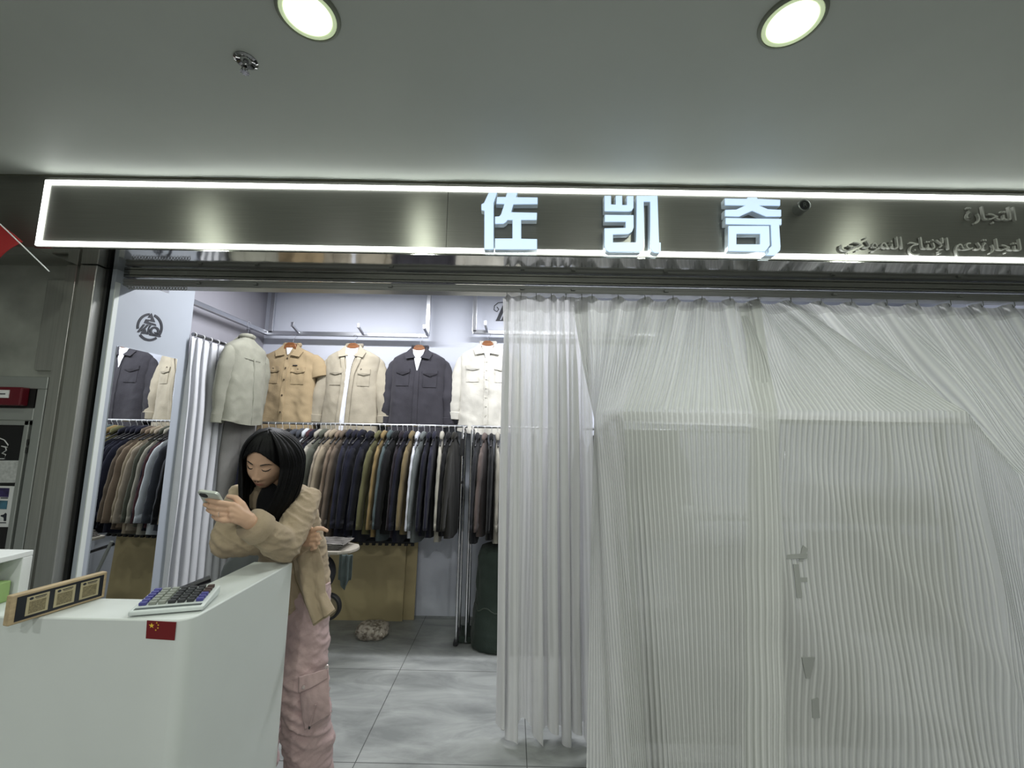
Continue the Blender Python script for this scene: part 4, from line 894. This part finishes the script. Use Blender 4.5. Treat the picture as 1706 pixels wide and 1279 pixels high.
# left panel, hanging free in folds
def cl(u, v):
    px = lerp(838, 978, u); x0 = txp(px); hx = atY(lerp(826, 990, u), 1220, 2.33).x
    T0 = TZ-.010*(.5-.5*math.cos(2*PI*u*6+PI)); z1 = .045+.035*math.sin(u*23+1)+.02*math.sin(u*51); z = lerp(T0, z1, v)
    x = lerp(x0, hx, v**1.2)
    ph = 2*PI*(u*6.3+.35*math.sin(u*9)+.15*v*math.sin(u*15)); a = lerp(.018, .044, sstep(0, .3, v))*(1+.5*nz(u*6, v*1.5))
    x += .016*math.sin(2*ph+1)*sstep(0, .2, v)+.010*nz(u*14, v*2.2, 3)
    y = TY-.005+a*math.cos(ph)+.022*nz(u*4, v*1.6, 7)*v+.006*nz(u*40, v*1.5)
    return (x, y, z)
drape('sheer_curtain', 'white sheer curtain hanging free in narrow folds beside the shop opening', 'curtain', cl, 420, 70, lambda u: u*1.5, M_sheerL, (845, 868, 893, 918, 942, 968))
BY = 1.85
# middle panel, thrown over the covered shelf
UA = [0, .12, .27, .42, .84, 1]
def ca_(u, v):
    tpx = pl(UA, [955, 1020, 1088, 1146, 1205, 1262], u); T = Vector((txp(tpx), TY, TZ))
    E = Vector((pl(UA, [.425, .40, .472, .64, .99, 1.125], u), pl(UA, [2.26, 2.10, BY, BY-.003, BY-.006, BY-.02], u), pl(UA, [1.6, 1.62, 1.626, 1.628, 1.632, 1.632], u)))
    Hm = Vector((pl(UA, [.325, .44, .56, .69, .90, .985], u), pl(UA, [1.93, 1.72, 1.85, 1.83, 1.81, 1.69], u), .015))
    if u > .27: E.z += .006*nz(u*30, 2)
    ph = 2*PI*(tpx-985)/46.0; T.z -= .016*(.5-.5*math.cos(ph))
    if v < .38:
        t = v/.38; p = T.lerp(E, t); sag = math.sin(PI*t)*.025; p.z -= sag
        dec = (1-t)**1.4; p.y -= .032*(math.exp(-(math.sin(ph/2)/.35)**2)-.4)*dec; p.x += .008*math.sin(2*ph)*dec
        p.y -= .022*nz(u*16, t*1.2, 2)*math.sin(PI*t)*(1.0 if u < .45 or u > .85 else .35); p.z += .010*nz(u*12, t, 5)*math.sin(PI*t)
    else:
        t = (v-.38)/.62; p = E.lerp(Hm, t)
        k = sstep(0, .25, t)
        p.y -= .028*math.exp(-((u-.20)/.045)**2)*k*1.6 + .018*math.exp(-((u-.93)/.05)**2)*k
        p.y += .045*math.exp(-((u-.30)/.035)**2)*k*(.4+t)
        p.y += .018*nz(u*9, t*1.6, 8)*k + .006*nz(u*3, t*8, 1)*k
        if u < .27: p.y += .03*math.cos(u*62)*k*.7
    return p
sA = lambda u: pl(UA, [0, .26, .52, .72, 1.06, 1.20], u)
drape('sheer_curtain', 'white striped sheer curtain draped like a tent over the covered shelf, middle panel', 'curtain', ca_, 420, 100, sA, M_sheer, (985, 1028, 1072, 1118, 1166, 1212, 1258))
UB = [0, .22, .38, .55, .75, 1]
def cb(u, v):
    tpx = pl(UB, [1232, 1335, 1440, 1560, 1680, 1860], u); T = Vector((txp(tpx), TY+.012, TZ))
    E = Vector((pl(UB, [1.04, 1.975, 2.16, 2.42, 2.75, 3.1], u), BY+.024, pl(UB, [1.632, 1.646, 1.385, 1.28, 1.2, 1.15], u)))
    Hm = Vector((pl(UB, [.90, 2.02, 2.35, 2.6, 2.9, 3.2], u), 1.85, .015))
    E.z += .007*nz(u*30, 6)*sstep(0, .05, u)
    ph = 2*PI*(tpx-1312)/53.0; T.z -= .016*(.5-.5*math.cos(ph))
    if v < .38:
        t = v/.38; p = T.lerp(E, t); p.z -= math.sin(PI*t)*lerp(.02, .05, min(1, u*2)); dec = (1-t)**1.3
        p.y -= .032*(math.exp(-(math.sin(ph/2)/.35)**2)-.4)*dec; p.x += .008*math.sin(2*ph)*dec
        k = math.sin(PI*min(1, t*1.02)); fold = math.sin(u*42+t*3+2*nz(u*4, t))*.6+nz(u*22, t*1.2, 4)*2.0+.8*abs(nz(u*34, t*1.0, 14))
        p.y -= .024*fold*k; p.z += .018*fold*k
    else:
        t = (v-.38)/.62; p = E.lerp(Hm, t); k = sstep(0, .2, t)
        p.x += .05*math.sin(PI*min(1, t*1.6))*(-1 if u < .22 else .3)*0.4
        f1 = nz(u*9-t*1.6, t*1.2, 12); p.y -= .045*f1*k; p.y += .020*nz(u*22-t*3, t*2, 3)*k-.018*max(0, .25-abs(nz(u*7-t*2.2, t*.8, 33)))*3*k
    return p
sB = lambda u: pl(UB, [0, .88, 1.30, 1.65, 2.05, 2.5], u)
RP = drape('sheer_curtain', 'white striped sheer curtain pulled in slanting folds to the right, right panel', 'curtain', cb, 520, 100, sB, M_sheer, (1312, 1362, 1412, 1470, 1520, 1575, 1628, 1680))

# what stands under the drape
sh = thing('display_shelf', 'grey display shelf covered by the striped sheer curtains', 'shelf', (1.22, 2.10, 0))
for x in (-.73, .73):
  for y in (-.12, .17):
    m = MB(); m.box2((x-.014, y-.014, 0), (x+.014, y+.014, 1.585))
    m.build('post', MATS.get('shelf_grey') or mat('shelf_grey', (0.22, 0.225, 0.22), 0.6), sh, smooth=False)
for z in (.25, .70, 1.15, 1.592):
    m = MB(); m.box2((-.745, -.15 if z < 1.5 else -.205, z), (.745, .185, z+(.016 if z < 1.5 else .028))); m.build('shelf_board', mat('shelf_grey', (0.22, 0.225, 0.22), 0.6), sh, smooth=False)
mg = mat('grey_carton', (0.30, 0.30, 0.29), 0.8)
for k, (x, z, w, h) in enumerate(((-.58, 1.181, .22, .36), (.06, .281, .44, .38), (.45, .731, .42, .34), (-.45, .281, .4, .3), (-.2, .731, .40, .26), (.4, 1.181, .5, .12))):
    m = MB(); m.box2((-w/2, -.13, 0), (w/2, .13, h)); o = m.build('carton', mg, smooth=False, bevel=.004, loc=(1.22+x, 2.08, z)); tag(o, 'grey carton faintly visible through the striped curtain', 'carton', 'cartons on the covered shelf')
# grey decals on the right panel, imitating dark marks seen faintly through it
_G = [(cb(i/300, j/120)) for i in range(0, 70) for j in range(44, 121)]
def mk(px, py):
    p = atY(px, py, 1.855); q = min(_G, key=lambda g: (g[0]-p.x)**2+(g[2]-p.z)**2); p = atY(px, py, q[1]-.004); return p
rt_ = RP.children[0]; M_faint = mat('veiled_grey_mark', (.36, .37, .35), .9)
for P in ([(1311, 924), (1345, 922), (1345, 930), (1311, 931)], [(1322, 940), (1331, 940), (1337, 995), (1328, 996)], [(1338, 908), (1346, 914), (1338, 935), (1331, 935)], [(1333, 962), (1345, 962), (1345, 969), (1334, 969)], [(1336, 1095), (1358, 1095), (1350, 1130), (1343, 1130)], [(1353, 1165), (1364, 1163), (1366, 1196), (1354, 1196)]):
    m = MB(); a = [mk(*q)-RP.location for q in P]; n_ = len(a); m.add(a+[v+Vector((0, .003, 0)) for v in a], [tuple(range(n_)), tuple(range(2*n_-1, n_-1, -1))]+[(i, i+n_, (i+1) % n_+n_, (i+1) % n_) for i in range(n_)])
    o = m.build('printed_or_veiled_mark', M_faint, RP, smooth=False)
# ------------------------------------------------------------------ the woman at the counter
pw = thing('person', 'woman in khaki jacket and pink cargo trousers leaning on the counter over a phone', 'person', (-.95, 1.95, 0))
OW = Vector(pw.location)
def V(*a): return Vector(a)-OW
def hv(px, py, y): return atY(px, py, y)-OW
HC = Vector((-1.005, 1.790, 1.388)); HR = (Matrix.Rotation(math.radians(4), 3, 'Z') @ Matrix.Rotation(math.radians(8), 3, 'Y') @ Matrix.Rotation(math.radians(25), 3, 'X'))
def face_bump(x, z):
    g = lambda a, b, sa, sb: math.exp(-((x-a)/sa)**2-((z-b)/sb)**2)
    b = 0.0
    ax = abs(x)
    g2 = lambda a, b_, sa, sb: math.exp(-((ax-a)/sa)**2-((z-b_)/sb)**2)
    ridge = pl([-.062, -.052, -.040, -.010, .012, .03], [0, .006, .017, .008, .002, 0], z); b += ridge*math.exp(-(x/(.0095+.004*sstep(-.01, -.045, z)))**2)
    b += .009*g2(.0135, -.043, .0065, .007)
    b += .005*g2(.03, .024, .022, .009) + .003*g2(.0, .05, .04, .03)
    b -= .008*g2(.031, .006, .015, .011); b += .0055*g2(.031, .000, .012, .0075)
    b += .006*g2(.038, -.032, .020, .022)
    b += .0065*math.exp(-(x/.019)**2)*(math.exp(-((z+.068)/.0042)**2)+1.15*math.exp(-((z+.078)/.0048)**2)) - .003*math.exp(-(x/.02)**2-((z+.073)/.0022)**2)
    b += .006*g(0, -.101, .018, .012) - .003*g(0, -.089, .02, .005)
    return b
def head_pt(th, ph):
    c, s = math.cos(ph), math.sin(ph); x = .073*c*math.sin(th); y = -.093*c*math.cos(th); z = .116*s
    if z < -.02: x *= 1-.34*sstep(-.02, -.125, z); y = y*(1-.12*sstep(-.03, -.12, z)) - .010*sstep(-.03, -.11, z)*(1 if y < 0 else 0)
    if y < 0:
        w = min(1, -y/.05)
        y = y*(1-.10*math.exp(-(z/.06)**2)) - face_bump(x, z)*w
    return Vector((x, y, z))
def head_w(p): return HC + HR @ Vector(p) - OW
def surf(x, z, off=0.0):
    # face surface point at local x,z
    lo = None
    for k in range(0, 60):
        pass
    s = max(-1, min(1, z/.116)); ph = math.asin(s); c = math.cos(ph); xs = x
    if z < -.02: xs = x/(1-.34*sstep(-.02, -.125, z))
    th = math.asin(max(-.99, min(.99, xs/(.073*c)))); p = head_pt(th, ph); return Vector((p.x, p.y-off, p.z))
def evalmesh(o, name):
    bpy.context.view_layer.update(); me = bpy.data.meshes.new_from_object(o.evaluated_get(bpy.context.evaluated_depsgraph_get())); n_ = bpy.data.objects.new(name, me)
    S.collection.objects.link(n_); bpy.data.objects.remove(o); return n_
def remeshed(mb, name, mt, vox, smooth_it=4, parent=None, disp=None):
    o = mb.build(name+'_tmp', mt, sharp=None); r = o.modifiers.new('r', 'REMESH'); r.mode = 'VOXEL'; r.voxel_size = vox; r.use_smooth_shade = True
    if smooth_it: s = o.modifiers.new('s', 'SMOOTH'); s.factor = .5; s.iterations = smooth_it
    n_ = evalmesh(o, name); n_.name = name; me = n_.data; me.materials.clear(); me.materials.append(mt)
    if disp:
        nr = [Vector(v.normal) for v in me.vertices]; 
        for v, q in zip(me.vertices, nr): v.co = v.co + q*disp(v.co, q)
    me.polygons.foreach_set('use_smooth', [True]*len(me.polygons)); me.update()
    if parent: n_.parent = parent
    return n_
SHL, SHR = V(-.880, 1.885, 1.215), V(-1.150, 1.865, 1.222)
ELL, ELR = V(-.872, 1.715, 1.062), V(-1.125, 1.765, 1.060)
WRL, WRR = hv(415, 868, 1.56), V(-.888, 1.835, 1.066)
b = MB()
b.grid(lambda u, v: head_w(head_pt(2*PI*u, -PI/2+PI*(.003+.994*v))), 120, 100, uv=False, closeu=True)
b.tube([V(-1.015, 1.905, 1.235), V(-1.012, 1.875, 1.285), head_w((0, .02, -.06))], [.058, .048, .05], 20, dome=True)
b.tube([V(-.96, 2.0, .86), V(-.965, 1.99, .96), V(-.99, 1.945, 1.10), V(-1.012, 1.90, 1.20)], [.095, .085, .105, .095], 24, dome=True, flat=.8, up=(0, 1, 0))
for s, hip, kn, an, toe in ((1, V(-.905, 1.99, .84), V(-.875, 1.93, .46), V(-.85, 2.0, .09), V(-.84, 1.88, .035)), (-1, V(-1.03, 2.0, .84), V(-1.06, 1.96, .46), V(-1.08, 2.02, .09), V(-1.10, 1.90, .035))):
    b.tube([hip, (hip+kn)/2, kn, (kn+an)/2, an], [.072, .066, .052, .048, .034], 18, dome=True)
    b.tube([an+Vector((0, .03, -.05)), (an+toe)/2+Vector((0, 0, -.02)), toe], [.03, .033, .026], 14, dome=True)
for sh_, el, wr in ((SHL, ELL, WRL), (SHR, ELR, WRR)):
    b.tube([V(-1.012, 1.90, 1.19), sh_, (sh_+el)/2, el], [.05, .050, .044, .036], 16, dome=True); b.tube([el, (el*2+wr)/3, wr], [.038, .037, .024], 16, dome=True)
# left hand under the phone: palm, four fingers, thumb
def chain(pts, rad): b.tube(pts, rad, 12, dome=True)
kn_ = [hv(388, 841, 1.520), hv(385, 849, 1.512), hv(386, 858, 1.512), hv(389, 866, 1.518)]
for k, q in enumerate(kn_): chain([WRL+Vector((0, 0, .010-.006*k)), WRL.lerp(q, .5), q], [.021, .0165, .0115])
fing = [[(388, 841), (364, 837), (351, 834), (343, 830)], [(385, 849), (362, 847), (350, 844), (341, 840)], [(386, 858), (364, 857), (354, 853), (346, 849)], [(389, 866), (372, 867), (362, 864), (355, 860)]]
for k, F_ in enumerate(fing):
    ys = [1.518, 1.497, 1.500, 1.517]; rr = [.0105, .0092, .0082, .0068]
    chain([hv(a, c, y+.002*k) for (a, c), y in zip(F_, ys)], rr)
chain([hv(408, 856, 1.555), hv(402, 840, 1.55), hv(392, 829, 1.548), hv(381, 827, 1.552)], [.019, .014, .0105, .0085])
# right hand, index pointing, the other fingers curled
kr = [hv(517, 886, 1.815), hv(519, 893, 1.812), hv(517, 900, 1.812), hv(513, 906, 1.815)]
for k, q in enumerate(kr): chain([WRR+Vector((0, 0, .012-.008*k)), WRR.lerp(q, .5), q], [.021, .018, .0125])
for k, F_ in enumerate([[(517, 886, 1.815), (528, 880, 1.80), (537, 880, 1.80), (545, 884, 1.805)], [(519, 893, 1.812), (531, 890, 1.795), (533, 897, 1.80), (527, 900, 1.815)], [(517, 900, 1.812), (529, 898, 1.795), (531, 905, 1.80), (524, 908, 1.815)], [(513, 906, 1.815), (524, 907, 1.80), (526, 912, 1.803), (519, 915, 1.815)]]):
    chain([hv(*q) for q in F_], [.0105, .0092, .0085, .0068])
chain([hv(500, 893, 1.82), hv(506, 880, 1.815), hv(515, 878, 1.81), hv(522, 884, 1.812)], [.016, .012, .010, .008])
body = remeshed(b, 'body', M_skin, .0032, 3, pw)
# lip and nail pigment as a vertex attribute on the skin
ms = M_skin; n = ms.node_tree.nodes; l = ms.node_tree.links; at = n.new('ShaderNodeAttribute'); at.attribute_name = 'pigment'
prev = n['Principled BSDF'].inputs['Base Color'].links[0].from_socket; mx = n.new('ShaderNodeMix'); mx.data_type = 'RGBA'
l.new(at.outputs['Fac'], mx.inputs['Factor']); l.new(prev, mx.inputs['A']); mx.inputs['B'].default_value = (.30, .10, .085, 1); l.new(mx.outputs['Result'], n['Principled BSDF'].inputs['Base Color'])
ca_at = body.data.attributes.new('pigment', 'FLOAT', 'POINT'); HRi = HR.inverted(); vals = []
for v in body.data.vertices:
    q = HRi @ (v.co+OW-HC); f = 0.0
    if q.y < -.05 and abs(q.x) < .03: f = .85*math.exp(-(q.x/.018)**4-((q.z+.073)/.0085)**4)
    vals.append(f)
ca_at.data.foreach_set('value', vals)
M_lash = mat('dark_lash', (0.012, 0.008, 0.006), 0.6)
for s in (-1, 1):
    m = MB(); m.tube([head_w(surf(s*x, z, .0008)) for x, z in ((.017, .0015), (.023, -.0035), (.031, -.0055), (.039, -.004), (.046, .001))], [.0008, .0018, .0022, .0021, .0009], 6); m.build('eyelash', M_lash, body)
    m = MB(); m.tube([head_w(surf(s*x, z, .0006)) for x, z in ((.014, .020), (.022, .0235), (.032, .0255), (.041, .0235), (.050, .017))], [.0018, .0030, .0029, .0022, .0008], 6, flat=.8); m.build('eyebrow', M_lash, body)
    m = MB(); m.ball(head_w((s*.0055, surf(.0055, -.052).y-.002, -.0535)), (.0032, .0025, .0016), 10, 6, HR); m.build('nostril', mat('nostril_dark', (.05, .018, .012), .7), body)

# hair: one shell of long straight black hair, parted, falling with gravity
def hair_fn(layer):
    a0, a1 = math.radians(45), math.radians(360-50)
    def f(u, v):
        al = lerp(a0, a1, u); dirx = math.sin(al); diry = -math.cos(al)
        fr = max(0, math.cos(al)); out = 1.0+.03*layer
        t = min(1, v/.42); el = lerp(math.radians(88), math.radians(4), t)
        part = Vector((.012, -.02, 0))
        wx = .094+.040*max(0, dirx); x = wx*out*math.cos(el)*dirx; y = .108*out*math.cos(el)*diry+.006; z = .124*out*math.sin(el)+.004
        if fr > 0: y -= .004*fr
        p = head_w((x, y, z))
        if v > .42:
            d = (v-.42)/.58; base = head_w((x, y, z)); zb2 = pl([0, .15, .35, .6, .85, 1], [1.135, 1.11, 1.17, 1.15, 1.10, 1.12], u)-0.02*nz(u*30, 1)
            L2_ = base.z+OW.z-zb2; rad = Vector((base.x-(HC.x-OW.x), base.y-(HC.y-OW.y), 0))
            p = base + Vector((0, 0, -L2_*d)); bulge = .10*math.sin(PI*min(1, d*1.1))*.25
            p += rad*(bulge-.18*d*d)
            if u > .8 or u < .2: p.y -= .02*d
            p.x += .035*d*sstep(.8, 1, u)-.055*d*d*sstep(.45, .1, u)
        rip = .0018*math.sin(u*150+3*nz(u*9, v*2))+.003*nz(u*38, v*2.5, layer)+.006*nz(u*9, v*2, layer+3)
        q = (p-(HC-OW)); q.z *= .3; q = q.normalized() if q.length > 1e-5 else Vector((0, 0, 1))
        return p+q*rip*sstep(.05, .2, v)
    return f
hr = MB(); hr.grid(hair_fn(0), 260, 70, uv=False); hair = hr.build('hair', M_hair, pw, sharp=None, solid=.010)
cap = MB()
def capf(u, v):
    al = math.radians(lerp(-58, 62, u)); hl = 36-36*abs(2*u-.95)**1.7; el = math.radians(lerp(89, hl, v)); k = 1.0+.01*math.sin(u*60)
    x = .084*k*math.cos(el)*math.sin(al); y = -.104*k*math.cos(el)*math.cos(al)+.004; z = .124*math.sin(el)+.002
    dip = -.003*math.exp(-((u-.5)/.03)**2)
    return head_w((x*(1+dip), y*(1+dip), z+dip))
cap.grid(capf, 60, 24, uv=False); cap.build('hair_front', M_hair, hair, sharp=None, solid=.008)
def lock(u0, du, lay, vmax=1.0):
    f = hair_fn(lay); m_ = MB()
    m_.tube([f(u0+du*v*v, .02+v*(vmax-.02)) for v in [i/26 for i in range(27)]], [lerp(.002, .0042, min(1, v*3))*(1-sstep(.8, 1, v)*.85) for v in [i/26 for i in range(27)]], 7, dome=True); return m_
lk = MB()
for k in range(120):
    u0 = (k+.5)/120; q = lock(min(.995, max(.005, u0)), random.uniform(-.02, .02), random.uniform(0, .6), random.uniform(.93, 1.04)); lk.add(q.v, q.f)
lk.build('hair_locks', M_hair, hair, sharp=None)

# jacket
def wr_j(co, nrm):
    p = co; k = .0050*nz(p.x*11, p.y*11, p.z*11)+.0045*nz((p.x+p.z)*34, p.y*16, (p.z-p.x)*9)+.001*nz((p.z+p.x*.5)*60, p.y*20, p.x*12)
    r = nz((p.x*.6+p.z)*26, p.y*9, 3); r2 = nz((p.x*-.5+p.z)*40, p.y*14, 9); return k+.008*max(0, .22-abs(r))*2.6+.004*max(0, .18-abs(r2))*2.2-.003
j = MB()
j.tube([V(-.955, 1.995, .79), V(-.955, 1.99, .88), V(-.97, 1.975, 1.0), V(-.995, 1.935, 1.12), V(-1.012, 1.895, 1.205), V(-1.015, 1.89, 1.25)], [.152, .145, .14, .145, .118, .07], 30, flat=.80, up=(0, 1, 0), dome=True)
for sh_, el, wr, c_ in ((SHL, ELL, WRL, .86), (SHR, ELR, WRR, .80)):
    j.tube([V(-1.012, 1.895, 1.20), sh_*.5+V(-1.012, 1.895, 1.205)*.5, sh_, sh_.lerp(el, .4), sh_.lerp(el, .8), el], [.080, .074, .064, .066, .062, .058], 22, dome=True)
    w_ = el.lerp(wr, c_); j.tube([el, el.lerp(w_, .35), el.lerp(w_, .75), w_], [.060, .058, .048, .046], 22, dome=False, caps=True)
jk = remeshed(j, 'jacket', M_khaki, .0055, 5, pw, wr_j)
jk['label'] = 'khaki cotton shirt jacket'
m = MB(); w_ = ELL.lerp(WRL, .86); d_ = (WRL-ELL).normalized(); m.tube([w_-d_*.035, w_-d_*.01, w_+d_*.018, w_+d_*.018, w_-d_*.01], [.0585, .057, .054, .048, .046], 28, caps=False)
m.v = [tuple(Vector(q)+Vector((nz(q[0]*40, q[1]*40, q[2]*40), 0, nz(q[2]*50, q[0]*30))) *.003) if False else (q[0]+.003*nz(q[0]*40, q[1]*40, q[2]*40), q[1], q[2]+.003*nz(q[2]*50, q[0]*30)) for q in m.v]
m.build('cuff', M_khaki, jk, sharp=None)
def tail(u, v):
    # front panel of the jacket that hangs open below the right hand
    L0 = [hv(487, 934, 1.86), hv(492, 968, 1.85), hv(505, 1000, 1.83), hv(521, 1042, 1.82)]; R0 = [hv(530, 905, 1.86), hv(541, 940, 1.86), hv(543, 985, 1.85), hv(558, 1018, 1.83)]
    t = v*3; i = min(2, int(t)); f = t-i; a = L0[i].lerp(L0[i+1], f); c = R0[i].lerp(R0[i+1], f); p = a.lerp(c, u)
    p.y += -.030*math.sin(PI*u)+.012*math.sin(u*11+v*2)*(.4+.6*v)+.004*nz(u*9, v*9)
    return p
m = MB(); m.grid(tail, 36, 44, uv=False); m.build('jacket_front', M_khaki, jk, sharp=None, solid=.004)
m = MB(); m.tube([tail(u/20, .985)+Vector((0, -.003, .002)) for u in range(21)], .0022, 6); m.tube([tail(.02, v/20)+Vector((0, -.003, 0)) for v in range(21)], .0022, 6); m.build('hem_stitching', cloth('khaki_stitch', (.20, .16, .10)), jk)
for s in (-1, 1):
    c0_ = V(-1.012, 1.87, 1.262)
    m = MB(); m.grid(lambda u, v: c0_+Vector((s*(.025+.055*u), -.045-.02*math.sin(PI*u)+.05*u, .02-.055*v-.02*u*v)), 10, 8, uv=False); m.build('jacket_collar', M_khaki, jk, sharp=None, solid=.005)
m = MB(); m.ball(V(-1.000, 1.815, 1.205), (.05, .032, .085), 20, 14); m.build('inner_top', M_inner, pw)
m = MB(); m.tube([V(-.905, 1.905, 1.262), V(-.868, 1.86, 1.265), V(-.845, 1.845, 1.20)], .0015, 5); m.build('shoulder_seam', MATS['khaki_stitch'], jk)

# trousers
def wr_p(co, nrm):
    p = co; r = nz(p.x*8+2, p.y*8, p.z*20+p.x*12); r2 = nz(p.x*14, p.y*14, p.z*42-p.x*20); k = .006*nz(p.x*10, p.y*10, p.z*12)+.008*nz(p.x*9, p.y*9, p.z*34+p.x*18)+.010*max(0, .28-abs(r))*2+.006*max(0, .25-abs(r2))*2-.004
    kz = p.z+OW.z; return k*(1+.5*math.exp(-((kz-.35)/.15)**2))
t_ = MB()
t_.tube([V(-.962, 2.0, .80), V(-.958, 2.0, .90), V(-.96, 2.0, .96)], [.128, .128, .12], 26, flat=.85, up=(0, 1, 0))
for hip, kn, an, rr in ((V(-.885, 1.985, .84), V(-.852, 1.925, .46), V(-.825, 1.985, .07), 1), (V(-1.03, 2.0, .84), V(-1.06, 1.96, .46), V(-1.08, 2.02, .07), -1)):
    t_.tube([hip, hip.lerp(kn, .3), hip.lerp(kn, .7), kn, kn.lerp(an, .3), kn.lerp(an, .7), an], [.092, .090, .090, .094, .098, .096, .092], 26)
tr_o = remeshed(t_, 'cargo_trousers', M_pink, .006, 4, pw, wr_p)
tr_o['label'] = 'dusty pink cargo trousers'
def psurf(px, py, off=0.0, y0=1.86):
    return hv(px, py, y0-off)
def pkf(u, v):
    a = hv(502, 1125, 1.845); b_ = hv(548, 1112, 1.86); c = hv(550, 1190, 1.845); d = hv(508, 1215, 1.84)
    p = (a*(1-u)+b_*u)*(1-v)+(d*(1-u)+c*u)*v; p.y -= .030*math.sin(PI*min(1, .15+u*.8))*math.sin(PI*min(1, .1+.9*v))+.004*nz(u*6, v*7); return p
m = MB(); m.grid(pkf, 24, 28, uv=False); cpk = m.build('cargo_pocket', M_pink, tr_o, sharp=None, solid=.006)
def flp(u, v):
    p = pkf(u, -.02+v*.28*(1-.25*u)); p.y -= .010; p.x -= .002; return p
m = MB(); m.grid(flp, 20, 10, uv=False); m.build('pocket_flap', M_pink, cpk, sharp=None, solid=.006)
M_snap = mat('pearl_snap', (.62, .52, .50), .25, .5)
for q in (flp(.22, .72), flp(1.0, -.2)):
    m = MB(); m.lathe([(0, -.004), (.007, -.003), (.008, 0)], tuple(q+Vector((0, -.005, 0))), 16, 'Y'); m.build('snap_button', M_snap, cpk)
m = MB(); m.tube([pkf(.62, .58)+Vector((0, -.010, 0)), pkf(.30, .93)+Vector((0, -.012, 0)), pkf(.16, 1.05)+Vector((0, -.012, 0))], .0022, 6); m.build('drawstring', M_pink, cpk)
m = MB(); m.ball(pkf(.25, .98)+Vector((0, -.014, 0)), (.004, .004, .008), 10, 8); m.build('cord_toggle', M_black, cpk)
for an, s in ((V(-.845, 1.95, .03), 1), (V(-1.09, 1.99, .03), -1)):
    m = MB(); m.tube([an+Vector((0, .09, .005)), an+Vector((0, 0, .01)), an+Vector((0, -.10, 0))], [.038, .042, .036], 18, flat=.7, up=(0, 0, 1), dome=True); m.build('shoe', mat('white_trainer', (.6, .6, .6), .6), pw)
# ring and bracelet
m = MB(); a = hv(378, 858, 1.50); 
m.tube([hv(366+3*math.cos(t)*.6, 857+4.5*math.sin(t), 1.499+.010*math.cos(t)) for t in [k*PI/8 for k in range(16)]], .0009, 5, closed=True); m.build('finger_ring', M_chrome, pw)

# phone
ph_ = thing('phone', 'smartphone in a clear pale case held in the woman\'s raised hand', 'phone', tuple(atY(360, 842, 1.535)))
nrm = Vector((.12, .72, .68)).normalized(); Wd = Vector((1, -.10, -.12)); Wd = (Wd-nrm*Wd.dot(nrm)).normalized(); Ld = nrm.cross(Wd)
if Ld.z < 0: Ld = -Ld
Rm = Matrix((Wd, Ld, nrm)).transposed()
def rr_(w, h, r, n_=5):
    out = []
    for cx, cy, a in ((w-r, h-r, 0), (-w+r, h-r, PI/2), (-w+r, -h+r, PI), (w-r, -h+r, 3*PI/2)):
        out += [(cx+r*math.cos(a+k*PI/2/n_), cy+r*math.sin(a+k*PI/2/n_)) for k in range(n_+1)]
    return out
fn_ = lambda a, b_, d: Rm @ Vector((a, b_, d))
m = MB(); m.prism(rr_(.037, .076, .011), fn_, -.005, .005); m.build('case', mat('clear_pale_case', (.50, .53, .48), .18), ph_, smooth=False, bevel=.0015)
m = MB(); m.prism(rr_(.0345, .0735, .009), fn_, .0051, .0056); m.build('screen', mat('phone_screen', (.02, .02, .025), .1, emit=(.7, .8, 1), estr=.25), ph_, smooth=False)
m = MB(); m.prism([(a-.018, b_+.058) for a, b_ in rr_(.014, .010, .008)], fn_, -.0065, -.005); m.build('camera_bump', M_black, ph_, smooth=False)
